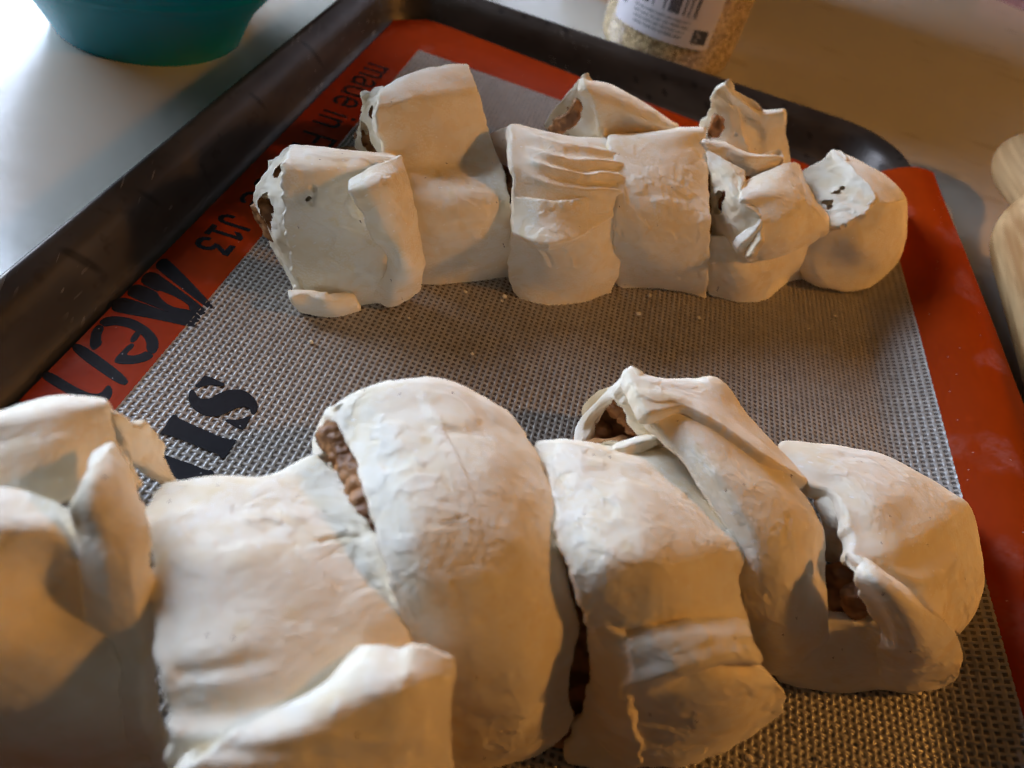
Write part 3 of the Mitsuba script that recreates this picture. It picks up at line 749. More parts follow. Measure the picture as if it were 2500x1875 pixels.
  [(-10.7,278.2,48.0),(-9.1,277.9,47.5),(-7.7,277.1,47.0)],
  [(-14.0,279.6,42.0),(-12.1,279.1,41.5),(-10.3,278.1,41.0)],
  [(-16.7,283.9,35.5),(-15.1,282.5,35.5),(-13.2,280.7,36.0)]]),
(1,'Gslot','filling',[
  [(47.7,314.4,47.5),(48.7,314.8,47.0),(49.6,314.1,47.0)],
  [(47.8,314.5,44.5),(49.0,314.7,44.0),(50.2,314.2,44.0)],
  [(47.8,314.3,41.0),(49.0,314.2,41.0),(50.5,314.3,41.0)]])]
CRACKS = {'C': [([(-51.5, 227.0, 35.0), (-47.1, 220.4, 35.0), (-44.8, 223.4, 36.0), (-43.0, 223.5, 36.0), (-42.2, 228.7, 36.0), (-39.4, 229.1, 36.0), (-32.1, 221.2, 36.0)], 0.41, 0.38), ([(-61.3, 228.1, 41.0), (-58.6, 229.1, 38.0), (-54.6, 228.9, 36.0)], 0.36, 0.38), ([(-39.3, 237.5, 36.0), (-36.0, 241.0, 36.0), (-33.0, 244.7, 37.0)], 0.36, 0.38)], 'A': [([(-75.4, 187.2, 43.0), (-74.7, 186.5, 41.0), (-74.9, 185.3, 39.0)], 1.76, 0.6)], 'M': [([(-12.4, 74.5, 63.0), (-10.7, 76.6, 63.0), (-8.9, 77.6, 63.0), (-5.4, 78.0, 63.0), (-1.8, 79.3, 63.0)], 0.22, 0.45), ([(-6.5, 72.9, 63.0), (-3.9, 74.3, 63.0), (-1.1, 76.6, 63.0)], 0.3, 0.52), ([(0.7, 76.5, 62.0), (2.6, 77.2, 61.0), (6.0, 81.4, 60.0)], 0.27, 0.45), ([(-2.5, 59.5, 52.0), (0.5, 61.6, 53.0), (4.8, 61.5, 53.0)], 0.22, 0.45), ([(-25.7, 98.2, 56.0), (-23.5, 94.9, 57.0), (-22.8, 91.4, 57.0)], 0.22, 0.6), ([(-9.5, 96.9, 60.0), (-5.8, 99.4, 60.0), (-2.1, 101.8, 58.0)], 0.27, 1.2)], 'K': [([(-24.1, 67.7, 56.0), (-21.2, 70.4, 55.0), (-18.3, 72.2, 54.0)], 0.63, 0.52), ([(-20.5, 61.1, 56.0), (-19.4, 57.9, 56.0), (-18.8, 55.1, 55.0)], 0.27, 0.38), ([(-21.4, 67.5, 56.0), (-19.9, 63.2, 56.0)], 0.27, 0.38)], 'O1': [([(62.3, 104.8, 51.0), (65.0, 107.0, 51.0), (67.1, 109.0, 50.0)], 0.59, 0.45), ([(65.6, 102.6, 48.0), (66.5, 105.9, 50.0), (69.0, 113.5, 51.0)], 0.72, 0.52), ([(47.5, 107.8, 56.0), (50.1, 107.1, 56.0)], 0.36, 0.38)], 'N': [([(20.5, 89.4, 55.0), (22.0, 87.8, 56.0), (24.5, 87.0, 57.0)], 0.32, 0.38), ([(44.1, 108.3, 50.0), (45.3, 104.2, 50.0), (47.6, 101.4, 50.0)], 0.36, 0.52), ([(27.8, 117.9, 47.0), (32.0, 120.4, 47.0), (38.2, 126.8, 46.0)], 0.72, 0.75)], 'F': [([(32.1, 235.8, 30.0), (36.0, 238.4, 33.0), (40.4, 245.8, 35.0)], 0.27, 0.38), ([(20.2, 235.9, 31.0), (23.2, 237.9, 25.0), (27.1, 239.1, 19.0)], 0.36, 0.45)], 'I': [([(118.9, 289.3, 37.0), (122.7, 291.1, 34.0), (129.1, 298.1, 30.0)], 0.54, 0.52)], 'J2': [([(-62.4, 41.6, 46.0), (-58.1, 41.5, 44.0), (-53.5, 43.7, 46.0)], 0.68, 1.12)], 'D': [([(-15.0, 216.4, 29.0), (-9.6, 216.6, 27.0), (-4.0, 219.7, 24.0), (0.2, 220.3, 19.0)], 0.45, 0.6)]}
BITES = {'Aend': [(-90.8, 193.4, 26.0, 5.5), (-89.4, 192.5, 22.0, 4), (-90.7, 197.9, 37.0, 3)], 'Cend': [(-75.3, 240.0, 36.0, 5), (-74.4, 239.4, 32.0, 5), (-74.0, 235.4, 46.0, 2.6)], 'Eend': [(-8.9, 285.5, 48.0, 3.4), (-9.7, 286.5, 46.0, 4.0), (-10.6, 287.2, 43.0, 4.4), (-11.8, 287.7, 40.0, 4.6), (-13.3, 288.4, 37.0, 4.4), (-15.0, 290.9, 33.0, 4.0), (-1.4, 280.9, 44.0, 2.8), (0.1, 280.3, 42.0, 3.2)], 'Gend': [(49.5, 320.5, 44.0, 2), (49.5, 320.9, 41.0, 2.6), (49.7, 323.4, 37.0, 2.4), (59.3, 320.9, 41.0, 1.4)], 'Hend': [(52.4, 267.7, 38.0, 4), (53.6, 268.0, 34.0, 4), (61.7, 263.7, 36.0, 2.2), (63.6, 262.7, 36.0, 2.4), (64.6, 261.0, 37.0, 1.5)], 'Iend': [(99.5, 312.1, 41.0, 1.6), (99.6, 308.1, 41.0, 2), (105.8, 315.6, 44.0, 1.1), (105.7, 312.2, 44.0, 1), (104.5, 302.2, 42.0, 2.6), (103.3, 300.5, 41.0, 2.8), (102.5, 301.1, 39.0, 1.8), (105.1, 297.7, 43.0, 2), (99.7, 296.5, 36.0, 1.8), (101.0, 295.6, 37.0, 2.2), (102.4, 293.7, 35.0, 2), (109.5, 291.7, 41.0, 1.2), (110.0, 291.1, 42.0, 1)], 'A': [(-75.3, 184.4, 40.0, 1.3)]}
CRUMBS = [(1, -93.5, 198.5, 21.0, 7), (1, -90.8, 196.1, 17.0, 6), (1, -92.7, 202.7, 33.0, 4), (1, -78.2, 247.8, 30.0, 6), (1, -76.1, 242.0, 42.0, 3.5), (1, -74.8, 245.4, 26.0, 5), (1, -12.1, 300.1, 34.0, 6), (1, -10.1, 297.9, 41.0, 4), (1, -14.1, 302.5, 28.0, 5), (1, 50.8, 330.1, 36.0, 5), (1, 57.6, 290.3, 26.0, 6), (1, 65.2, 276.4, 29.0, 4.5), (1, 59.8, 281.8, 20.0, 5), (2, -31.5, 96.9, 47.0, 4.6), (2, -29.8, 95.6, 47.0, 4.2), (2, -28.2, 93.6, 47.0, 4), (2, -25.8, 90.8, 48.0, 3.8), (2, -24.0, 88.0, 49.0, 3.6), (2, -22.1, 84.8, 50.0, 3.4), (2, -20.3, 81.4, 51.0, 3.2), (2, -18.7, 79.0, 51.0, 3), (2, -17.3, 77.1, 50.0, 3), (2, -33.4, 99.9, 45.0, 3.5), (2, 81.1, 137.2, 39.0, 3.2), (2, 82.9, 137.4, 38.0, 3), (2, 91.8, 133.2, 37.0, 2.6), (2, 93.0, 129.8, 36.0, 2.4), (2, 90.1, 134.1, 38.0, 2.0), (2, 95.8, 111.8, 30.0, 4), (2, 96.9, 111.2, 27.0, 3.5), (2, 95.6, 119.3, 26.0, 5), (2, 95.5, 114.7, 22.0, 6), (2, 29.1, 141.7, 38.0, 4), (2, 32.3, 138.7, 38.0, 3.5), (2, 28.5, 140.8, 42.0, 3), (2, 25.8, 139.6, 29.0, 4), (2, 34.2, 136.1, 38.0, 3)]
BORDER_GLYPHS = [
[(-124.8,177.4),(-125.4,179.5),(-125.0,181.6),(-123.6,182.3),(-100.6,168.2),(-100.3,166.9),(-101.1,166.5),(-123.0,176.2)],
[(-125.0,169.0),(-125.6,171.0),(-125.5,173.1),(-124.0,174.2),(-122.5,174.1),(-101.4,165.4),(-100.8,163.3),(-101.3,162.6),(-105.3,163.3),(-106.4,165.1),(-108.9,166.2),(-113.4,167.3),(-118.1,167.7),(-118.3,166.8),(-123.9,168.1)],
[(-125.4,162.0),(-126.1,163.9),(-125.8,166.0),(-124.3,167.0),(-118.2,166.1),(-116.5,164.3),(-113.5,162.6),(-109.9,161.8),(-107.2,162.5),(-105.3,162.8),(-101.0,161.7),(-100.7,159.2),(-101.6,159.0),(-124.2,161.0)],
[(-126.0,154.6),(-126.8,156.9),(-126.0,158.9),(-124.0,159.7),(-100.7,158.7),(-100.6,157.2),(-101.0,156.7),(-113.0,155.2),(-124.6,152.9)],
[(-123.3,139.5),(-124.9,142.9),(-125.0,145.8),(-123.2,145.5),(-122.4,142.7),(-121.2,140.5),(-120.0,139.3),(-120.3,136.1),(-122.0,137.3)],
[(-125.4,147.0),(-124.8,149.5),(-122.1,151.3),(-117.7,152.0),(-112.6,150.7),(-108.0,148.2),(-105.6,145.1),(-104.9,142.0),(-106.0,141.8),(-107.5,142.5),(-108.8,145.0),(-111.5,147.3),(-114.0,148.2),(-117.6,148.7),(-121.0,148.1),(-122.9,146.4),(-123.4,146.2)],
[(-107.4,141.5),(-104.7,141.0),(-105.3,138.4),(-108.0,135.8),(-110.8,134.5),(-113.2,134.4),(-112.8,142.7),(-111.6,142.3),(-112.0,137.6),(-109.4,138.2),(-107.7,140.0)],
[(-114.2,148.1),(-112.7,147.4),(-112.4,143.5),(-113.6,143.8)],
[(-125.9,133.8),(-125.8,137.2),(-105.5,129.8),(-105.7,126.8)],
[(-126.5,121.5),(-126.4,124.1),(-116.9,121.5),(-112.0,120.8),(-109.8,121.4),(-109.0,122.9),(-109.3,125.8),(-107.4,124.2),(-106.4,121.9),(-107.0,119.8),(-110.7,118.7),(-116.0,118.9)],
[(-126.5,109.8),(-126.5,112.2),(-111.4,108.2),(-111.5,105.6)]]
MESH_GLYPHS = [
[(-88.6,132.7),(-87.9,133.3),(-86.9,132.3),(-85.8,131.4),(-84.6,130.9),(-83.0,131.4),(-81.9,132.4),(-81.3,134.0),(-80.2,135.9),(-78.7,137.4),(-76.6,138.5),(-74.5,138.5),(-72.3,137.7),(-70.2,136.3),(-69.0,134.8),(-68.3,132.9),(-68.4,131.3),(-69.3,131.4),(-70.0,132.2),(-70.7,133.0),(-71.9,133.0),(-73.0,132.5),(-74.1,131.4),(-75.1,129.7),(-76.4,127.6),(-78.1,126.2),(-80.4,125.7),(-82.8,126.1),(-85.2,127.2),(-87.2,129.1),(-88.2,131.2)],
[(-88.5,134.8),(-87.8,136.2),(-88.0,138.8),(-87.6,139.6),(-81.4,138.9),(-81.0,138.3),(-81.3,137.6),(-83.7,137.1),(-85.4,136.3),(-86.5,134.9),(-87.3,134.4)],
[(-74.9,126.2),(-74.6,126.8),(-72.7,127.3),(-70.8,128.4),(-69.9,129.9),(-68.7,130.4),(-68.9,128.6),(-68.5,125.8),(-68.9,124.9),(-71.6,125.2)],
[(-88.1,115.7),(-87.9,117.5),(-88.3,120.5),(-88.4,122.6),(-87.5,123.1),(-86.4,122.1),(-84.1,121.8),(-81.0,121.3),(-76.9,120.9),(-73.7,120.4),(-70.8,120.4),(-69.8,120.9),(-68.6,121.2),(-68.7,119.7),(-68.6,117.0),(-68.6,114.5),(-69.4,113.8),(-70.2,114.3),(-71.0,114.8),(-75.7,115.0),(-79.8,115.5),(-83.8,115.7),(-86.2,115.8),(-87.3,115.5)],
[(-88.9,108.4),(-88.5,109.6),(-86.7,110.1),(-84.2,109.6),(-80.2,109.3),(-75.5,109.3),(-70.9,108.8),(-70.2,109.5),(-68.7,108.9),(-68.8,103.8),(-70.0,103.5),(-77.2,103.9),(-81.2,104.4),(-84.3,105.0),(-86.6,105.0),(-88.4,105.3)]]


def chaikin(p, n=2):
    p = np.asarray(p, float)
    for _ in range(n):
        q = np.roll(p, -1, 0)
        p = np.stack([0.78 * p + 0.22 * q, 0.22 * p + 0.78 * q], 1).reshape(-1, 2)
    return p


def ink(points, z, key, grow=0.0):
    g = Polygon(chaikin(points) / 1000).buffer(0).buffer(grow)
    for q in getattr(g, 'geoms', [g]):
        m = trimesh.creation.extrude_polygon(q, 0.00012, engine='earcut')
        m.apply_translation([0, 0, z])
        put(key, m, 'mat_ink')


for g in BORDER_GLYPHS:
    ink(g, 0.00026, 'baking_mat__emblem', 0.0003)
for g in MESH_GLYPHS:
    ink(g, 0.00044, 'baking_mat__letter')


def border_text(text, y_from, y_to, x_base, cap, bold=False):
    """A line of print on the left border: it runs towards -y, its letters' heads point to +x."""
    m = meshkit.text_mesh(text, 0.012, 0.00012, bold=bold)
    lo, hi = m.bounds
    v = m.vertices.copy()
    s = (y_from - y_to) / (hi[0] - lo[0])
    w = np.c_[x_base + v[:, 1] / 0.012 * cap, y_from - (v[:, 0] - lo[0]) * s, v[:, 2] + 0.00026]
    put('baking_mat__letter', trimesh.Trimesh(w, m.faces[:, ::-1] if False else m.faces, process=False), 'mat_ink')


border_text('made in France', 0.3655, 0.2235, -0.1197, 0.0152)
border_text('J13', 0.2150, 0.1925, -0.1203, 0.0122, bold=True)

# ------------------------------------------------------------------ teal bowl
zz = np.linspace(0, 0.11, 160)
ctl_z = np.array([0, 0.006, 0.016, 0.028, 0.042, 0.062, 0.09, 0.11])
ctl_r = np.array([0.0425, 0.0450, 0.0500, 0.0595, 0.0700, 0.0815, 0.0915, 0.0955])
from scipy.interpolate import PchipInterpolator
rad = PchipInterpolator(ctl_z, ctl_r)(zz)
groove = 0.0009 * (0.5 + 0.5 * np.sin(zz * 2 * np.pi / 0.0065)) * sstep(0.025, 0.035, zz)
prof = [(0.002, 0.001), (0.039, 0.001), (0.041, 0.0)] + list(zip(rad + groove, zz)) + [(0.0968, 0.1115), (0.0962, 0.113), (0.094, 0.112)] + list(zip(rad[::-8] - 0.003, zz[::-8] + 0.003)) + [(0.002, 0.004)]
bv, bf = lathe(prof, 160)
put('mixing_bowl', (bv + [-0.2235, 0.3420, TABLE_Z], bf), 'mat_bowl', smooth=40)
label('mixing_bowl', 'teal plastic bowl with fine rings, standing on the table behind the left of the tray', 'bowl')

# ------------------------------------------------------------------ jar of golden granules
JX, JY, JR = 0.0275, 0.512, 0.0435
def jar_profile(r, top):
    return [(0.001, 0.0015), (r * 0.80, 0.0010), (r * 0.90, 0.0016), (r * 0.97, 0.005), (r, 0.012), (r, top * 0.5), (r, top), (r * 0.8, top + 0.012), (r * 0.72, top + 0.016), (0.001, top + 0.016)]
jv, jf = lathe(jar_profile(JR, 0.115), 96)
put('sugar_jar__shell', (jv + [JX, JY, TABLE_Z], jf), 'mat_clear', smooth=40)
sv, sf = lathe([(r * 0.975, z + 0.0008) for r, z in jar_profile(JR, 0.100)[:7]] + [(0.001, 0.101)], 96)
put('sugar_jar__granules', (sv + [JX, JY, TABLE_Z], sf), 'mat_sugar', smooth=40)
lv, lf = lathe([(0.001, 0), (JR * 0.8, 0), (JR * 0.8, 0.018), (0.001, 0.018)], 64)
put('sugar_jar__lid', (lv + [JX, JY, TABLE_Z + 0.132], lf), 'mat_frame', smooth=40)


def on_jar(poly, off, key, mat):
    """A flat outline (arc length in metres from the jar's front, height) wrapped round the jar."""
    m = trimesh.creation.extrude_polygon(poly, 0.0001, engine='earcut')
    m = m.subdivide_to_size(0.004)
    v = m.vertices
    a = v[:, 0] / JR
    r = JR + off + v[:, 2]
    put(key, trimesh.Trimesh(np.c_[JX + r * np.sin(a), JY - r * np.cos(a), v[:, 1]], m.faces, process=False), mat)


def rbox(x0, y0, x1, y1, r=0.0):
    p = Polygon([(x0, y0), (x1, y0), (x1, y1), (x0, y1)])
    return p.buffer(-r).buffer(r) if r else p


LB = 0.0185
on_jar(rbox(-0.0415, LB, 0.0235, 0.100, 0.003), 0.0004, 'sugar_jar__label', 'mat_paper')
rng = np.random.default_rng(4)
x = -0.0265
bars = []
while x < 0.0095:
    wv = rng.choice([0.0005, 0.0009, 0.0013])
    if rng.random() < 0.62:
        on_jar(rbox(x, 0.0350, x + wv, 0.058), 0.0006, 'sugar_jar__bar', 'mat_print')
    x += wv + 0.0003
for i, (a, b) in enumerate(((-0.0275, 0.0075), (-0.0275, 0.0080), (-0.0265, 0.0060), (-0.0255, 0.0050))):
    q = a
    yy = 0.0312 - i * 0.0029
    while q < b:
        wv = rng.uniform(0.002, 0.006)
        on_jar(rbox(q, yy, min(q + wv, b), yy + 0.0013), 0.0006, 'sugar_jar__print_line', 'mat_print_grey')
        q += wv + 0.0009
on_jar(rbox(0.0112, 0.0215, 0.0205, 0.0295), 0.0006, 'sugar_jar__print_block', 'mat_print')
on_jar(Polygon([(0.0128, 0.0228), (0.0150, 0.0228), (0.0142, 0.0255), (0.0170, 0.0255), (0.0135, 0.0288), (0.0130, 0.0270), (0.0145, 0.0262)]).buffer(0), 0.0008, 'sugar_jar__print_mark', 'mat_print_grey')
flame = Polygon(chaikin([(-0.0375, 0.0300), (-0.0365, 0.0285), (-0.0350, 0.0285), (-0.0340, 0.0300), (-0.0345, 0.0325), (-0.0358, 0.0350), (-0.0362, 0.0325), (-0.0372, 0.0318)]))
on_jar(flame, 0.0006, 'sugar_jar__print_mark', 'mat_print_grey')
label('sugar_jar', 'clear jar of golden sugar granules with a white barcode label, behind the tray', 'jar')

# ------------------------------------------------------------------ an unseen block added beyond the top of the picture: it keeps the window's light off the table on the right
fb = trimesh.creation.box(extents=[0.17, 0.08, 0.24])
fb = fb.subdivide_to_size(0.02)
fv = fb.vertices
fv = fv + 0.006 * (meshkit.fbm(fv * 18, 3, 4) - 0.5)[:, None] * np.sign(fv)
fv[:, 1] -= np.where(fv[:, 1] < 0, 0.054 * sstep(-0.108, -0.075, fv[:, 2]) * (1 - sstep(0.03, 0.10, fv[:, 2])), 0)
fv[:, 1] *= 1 - 0.75 * sstep(0.07, 0.12, fv[:, 2])
fv = np.c_[0.731 * fv[:, 0] - 0.682 * fv[:, 1], 0.682 * fv[:, 0] + 0.731 * fv[:, 1], fv[:, 2]]
put('added_block', trimesh.Trimesh(fv + [-0.016, 0.668, TABLE_Z + 0.1225], fb.faces, process=False), 'mat_paper', smooth=50)
label('added_block', 'added block out of view behind the sugar jar, it keeps window light off the table', 'light_blocker')

# ------------------------------------------------------------------ wooden rolling pin
pin = [(0.0005, -0.004), (0.007, -0.0033), (0.0120, 0.000), (0.0150, 0.006), (0.0164, 0.014), (0.0162, 0.024), (0.0145, 0.038), (0.0118, 0.054), (0.0100, 0.070), (0.0098, 0.0825)]
barrel = [(0.0088, 0.0805), (0.014, 0.0810), (0.020, 0.0835), (0.0245, 0.088), (0.0268, 0.095), (0.0276, 0.105), (0.0276, 0.16), (0.0276, 0.30), (0.026, 0.318), (0.018, 0.325), (0.0005, 0.326)]
PA = np.array([0.2385, 0.4555, TABLE_Z + 0.0276])
PD = np.array([-0.10, -0.995, 0.0])
PD /= np.linalg.norm(PD)


def along(profile):
    v, f = lathe(profile, 64)
    x = np.cross(PD, [0, 0, 1.0])
    return PA + v[:, :1] * x + v[:, 1:2] * np.array([0, 0, 1.0]) + v[:, 2:] * PD, f


put('rolling_pin__handle', along(pin), 'mat_wood', smooth=40)
put('rolling_pin__barrel', along(barrel), 'mat_wood', smooth=40)
label('rolling_pin', 'pale wooden rolling pin lying on the table along the right of the tray', 'rolling pin')

# ------------------------------------------------------------------ lamp light by the mat's right edge, put in as a pale sheet
lit_patch = trimesh.creation.extrude_polygon(Polygon([(0.176, 0.455), (0.1995, 0.437), (0.2062, 0.418), (0.2040, 0.392), (0.1985, 0.393), (0.178, 0.402)]), 0.0004, engine='earcut')
lit_patch.apply_translation([0, 0, TABLE_Z + 0.0004])
bsdf('mat_lit_patch', {'type': 'principled', 'base_color': rgb(0.74, 0.56, 0.36), 'roughness': 0.6})
put('lamplit_patch', lit_patch, 'mat_lit_patch')
label('lamplit_patch', 'small patch of lamp light on the table as a pale tan sheet, beside the right edge of the mat', 'lit_patch')

# ------------------------------------------------------------------ mauve slab at the far right corner
sl = trimesh.creation.box(extents=[0.22, 0.16, 0.02])
sl.apply_transform(trimesh.transformations.rotation_matrix(math.radians(-23.5), [0, 0, 1]))
sl.apply_translation([0.4932, 1.0000, TABLE_Z + 0.0102])
put('closed_notebook', sl, 'mat_mauve')
label('closed_notebook', 'mauve flat corner of an object at the far right edge of the table', 'notebook')

# ------------------------------------------------------------------ the two braids
AXIS = np.array([0.8622, 0.5066, 0])
BACK = np.array([-0.5066, 0.8622, 0])
WITH_BACK = {'A', 'C', 'D', 'E', 'F', 'G', 'J1', 'K', 'M', 'N', 'O2'}


def ribbon(key, kind, rows, seed):
    P = np.array(rows, float) / 1000
    if key in WITH_BACK:
        b = P[0] + BACK * 0.006
        b[:, 2] = 0.002
        P = np.concatenate([b[None], P])
    lu = np.linalg.norm(np.diff(P, axis=1), axis=-1).sum(1).mean()
    lv = np.linalg.norm(np.diff(P, axis=0), axis=-1).sum(0).mean()
    step = 0.00062
    nu, nv = int(np.clip(lu / step, 16, 110)), int(np.clip(lv / step, 16, 170))
    G = spline(spline(P, nv, 0), nu, 1)
    torn = kind != 'strip'
    tu, tv = np.gradient(G, axis=1), np.gradient(G, axis=0)
    N = np.cross(tu, tv)
    N /= np.linalg.norm(N, axis=-1, keepdims=True) + 1e-12
    if (N @ np.array([-0.25, -0.6, 1.0])).mean() < 0:
        N = -N
    tu /= np.linalg.norm(tu, axis=-1, keepdims=True) + 1e-12
    tv /= np.linalg.norm(tv, axis=-1, keepdims=True) + 1e-12
    u = np.linspace(-1, 1, nu)[None, :, None]
    v = np.linspace(-1, 1, nv)[:, None, None]
    # ragged cut edges
    rag = RAGGED.get(key, 0.0011 if not torn else 0.0020)
    eu = (meshkit.fbm(G * 260, 3, seed) - 0.5)[..., None]
    G = G + tu * np.sign(u) * np.abs(u) ** 10 * eu * rag * 2 + tv * np.sign(v) * np.abs(v) ** 14 * eu * rag * 1.5
    # soft lumps, then small ones
    a1, a2, a3 = (0.0016, 0.00032, 0.00014) if not torn else (0.0016, 0.0009, 0.00035)
    D = a1 * (meshkit.fbm(G * 75, 2, seed + 1) - 0.5) + a2 * (meshkit.fbm(G * 300, 3, seed + 2) - 0.5) + a3 * (meshkit.noise(G * 1100, seed + 3) - 0.5)
    D = D + (0.00038 if not torn else 0.0006) * sstep(0.47, 0.53, meshkit.fbm(G * (95, 140, 110), 3, seed + 4)) * sstep(0.40, 0.62, meshkit.noise(G * 45, seed + 5))
    for line, depth, width in CRACKS.get(key, ()):
        q = spline(np.array(line) / 1000, 8 * len(line), 0)
        q = q + 0.0012 * (np.stack([meshkit.noise(q * 700, seed + k) for k in range(3)], -1) - 0.5)
        d2 = np.full(G.shape[:2], 1.0)
        for p0, p1 in zip(q[:-1], q[1:]):
            e = p1 - p0
            h = np.clip(((G - p0) @ e) / (e @ e + 1e-15), 0, 1)
            d2 = np.minimum(d2, ((G - p0 - h[..., None] * e) ** 2).sum(-1))
        w_ = width / 1000
        D = D - depth / 1000 * np.exp(-d2 / w_ ** 2) + 0.15 * depth / 1000 * np.exp(-((np.sqrt(d2) - 2.2 * w_) / (1.2 * w_)) ** 2)
    if key in EXTRA:
        D = D + EXTRA[key]((u[..., 0] + 1) / 2 + 0 * v[..., 0], (v[..., 0] + 1) / 2 + 0 * u[..., 0], G)
    G = G + N * D[..., None]
    th = 0.0046 if not torn else 0.0030
    s = nu * nv
    top, bot = G.reshape(-1, 3), (G - N * th).reshape(-1, 3)
    loop = np.r_[np.arange(nu), np.arange(1, nv) * nu + nu - 1, (nv - 1) * nu + np.arange(nu - 2, -1, -1), np.arange(nv - 2, 0, -1) * nu]
    O = np.zeros((nv, nu, 3))
    O[0] -= tv[0]
    O[-1] += tv[-1]
    O[:, 0] -= tu[:, 0]
    O[:, -1] += tu[:, -1]
    O = O.reshape(-1, 3)[loop]
    O /= np.linalg.norm(O, axis=1, keepdims=True) + 1e-12
    Nl = N.reshape(-1, 3)[loop]
    midl = top[loop] - Nl * th / 2
    rims = [midl + o_ * O + n_ * th / 2 * Nl for o_, n_ in ((0.0007, 0.93), (0.0012, 0.60), (0.0012, -0.60), (0.0007, -0.93))]
    V = np.vstack([top, bot] + rims)
    V[:, 2] = np.maximum(V[:, 2], 0.0004)
    F = grid_faces(nv, nu)
    L = len(loop)
    inside = np.zeros(s, bool)
    for bx, by, bz, br_ in BITES.get(key, ()):
        d = np.linalg.norm((top - np.array([bx, by, bz]) / 1000) * [1, 1, 1], axis=1)
        inside |= d < br_ / 1000 * (0.86 + 0.28 * meshkit.noise(top * 300, seed + 8))
    F = F[~inside[F].all(1)]
    rings = [loop] + [2 * s + i * L + np.arange(L) for i in range(4)] + [loop + s]
    R = []
    for p, q in zip(rings[:-1], rings[1:]):
        p2, q2 = np.roll(p, -1), np.roll(q, -1)
        R += [np.stack([p, p2, q2], -1), np.stack([p, q2, q], -1)]
    F = np.vstack([F, F[:, ::-1] + s] + [r[:, ::-1] for r in R])
    n0 = np.cross(V[F[0, 1]] - V[F[0, 0]], V[F[0, 2]] - V[F[0, 0]])
    if n0 @ N[0, 0] < 0:
        F = F[:, ::-1]
    return V, F


def ridge(x, c, w):
    return np.exp(-((x - c) / w) ** 2)


def wrinkles(u, v, G):
    wob = 0.02 * np.sin(u * 5) + 0.03 * (meshkit.noise(G * 120, 9) - 0.5)
    r = 0
    for c, a in ((0.30, 0.0016), (0.37, 0.0018), (0.44, 0.0018), (0.51, 0.0014)):
        r = r + a * ridge(v, c + 0.10 * (u - 0.5) + wob, 0.018) * sstep(0.05, 0.4, u)
    return r


RAGGED = {'A': 0.0024, 'B': 0.0014, 'Aend': 0.0022, 'K': 0.0016, 'N': 0.0016, 'J1end': 0.003}
EXTRA = {
    'D': wrinkles,
    'N2': lambda u, v, G: -0.0028 * ridge(v, 0.50 - 0.16 * u, 0.035) * sstep(0.1, 0.4, u) + 0.001 * ridge(v, 0.36 - 0.1 * u, 0.05),
    'K': lambda u, v, G: -0.0007 * ridge(v, 0.70 - 0.05 * u, 0.022) * sstep(0.02, 0.1, u) * (1 - sstep(0.35, 0.6, u)),
    'J2': lambda u, v, G: -0.006 * ridge(v, 0.42, 0.16) * ridge(u, 0.70, 0.30),
    'P': lambda u, v, G: -0.0012 * ridge(v, 0.62, 0.08) * ridge(u, 0.35, 0.2),
}

BRAIDS = {1: 'braided_loaf', 2: 'braided_loaf_001'}
for i, (br, key, kind, rows) in enumerate(STRIPS):
    part, look = {'strip': ('dough_strip', 'mat_dough'), 'torn': ('torn_end', 'mat_torn'), 'filling': ('filling', 'mat_filling')}[kind]
    put(BRAIDS[br] + '__' + part, ribbon(key, kind, rows, sum(map(ord, key)) * 3), look, smooth=True)


def crumb(x, y, z, r, seed):
    m = trimesh.creation.icosphere(3, 1.0)
    v = m.vertices * [1.0, 0.85, 0.8]
    v = v * (0.70 + 0.60 * meshkit.fbm(v * 2.4 + seed * 7.3, 4, seed))[:, None] * r / 1000 + np.array([x, y, z]) / 1000
    v[:, 2] = np.maximum(v[:, 2], 0.0004)
    return trimesh.Trimesh(v, m.faces, process=False)


for br in (1, 2):
    for i, c in enumerate(CRUMBS):
        if c[0] == br:
            put(BRAIDS[br] + '__filling_lump', crumb(*c[1:], 5 * i + br), 'mat_filling', smooth=True)


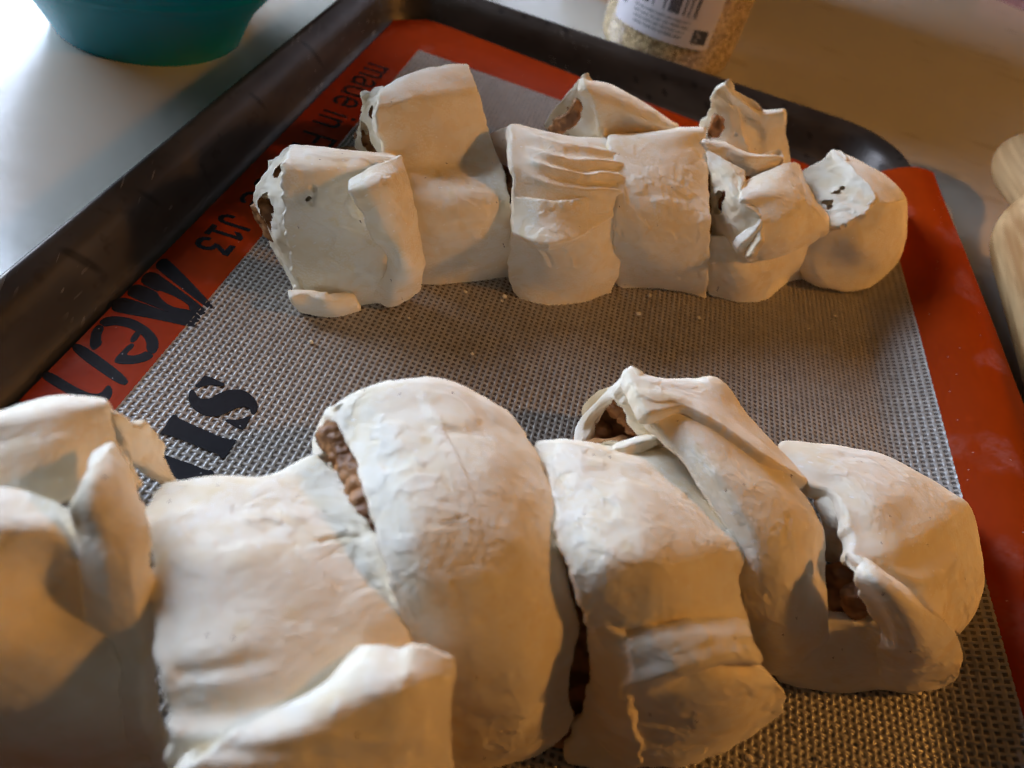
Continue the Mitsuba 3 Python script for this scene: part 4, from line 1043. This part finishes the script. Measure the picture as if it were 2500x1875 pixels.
def core(p0, s0, s1, t0, t1, h_of, key, seed):
    """The cinnamon filling along a braid: a lumpy log under the strips."""
    n, m = 130, 60
    s = np.linspace(s0, s1, n)[:, None]
    a = np.linspace(0, np.pi, m)[None, :]
    end = np.sqrt(np.clip(1 - np.abs(2 * (s - s0) / (s1 - s0) - 1) ** 8, 0.02, 1))
    tm, tr = (t0 + t1) / 2, (t1 - t0) / 2 * end
    t_ = tm - tr * np.sign(np.cos(a)) * np.abs(np.cos(a)) ** 0.7
    z = h_of(s, t_) * end * np.sin(a) ** 0.6 + 0.0006
    P = np.asarray(p0) + s[..., None] * AXIS + t_[..., None] * BACK
    P[..., 2] += z
    P[..., 2] += (meshkit.fbm(P * 160, 3, seed) - 0.5) * 0.006
    P[..., 2] = np.maximum(P[..., 2], 0.0005)
    f = grid_faces(n, m)
    put(key, (P.reshape(-1, 3), f), 'mat_filling', smooth=True)


core((-0.064, 0.181, 0), -0.008, 0.205, 0.024, 0.078, lambda s, t_: 0.027 + 0 * t_, 'braided_loaf__filling', 2)
core((0.052, 0.068, 0), -0.078, 0.078, 0.030, 0.074, lambda s, t_: 0.040 - 0.010 * sstep(0.02, 0.07, s) + 0 * t_, 'braided_loaf_001__filling', 6)

label('braided_loaf', 'raw filled dough braid at the back of the mat, with wrinkled and peaked strips', 'loaf', 'raw dough braids on the mat')
label('braided_loaf_001', 'raw filled dough braid at the front of the mat, the larger one nearest the camera', 'loaf', 'raw dough braids on the mat')

# ------------------------------------------------------------------ crumbs fallen on the mat
rng = np.random.default_rng(21)
bits = []
for i in range(46):
    s, tt = rng.uniform(-0.06, 0.23), rng.choice([-1, 1]) * rng.uniform(0.002, 0.03) + (0.0 if i % 2 else 0.005)
    p = np.array([-0.064, 0.181, 0]) + s * AXIS + tt * BACK if i % 2 else np.array([0.052, 0.068, 0]) + rng.uniform(0.0, 0.11) * AXIS + rng.uniform(-0.03, 0.0) * BACK
    if XL < p[0] < 0.14 and p[1] > 0.03:
        bits.append(crumb(p[0] * 1000, p[1] * 1000, 0.9, rng.uniform(0.35, 0.95), i))
put('dough_crumbs', trimesh.util.concatenate(bits), 'mat_torn', smooth=True)
label('dough_crumbs', 'tiny pale dough crumbs scattered on the woven mat', 'crumbs', kind='stuff')
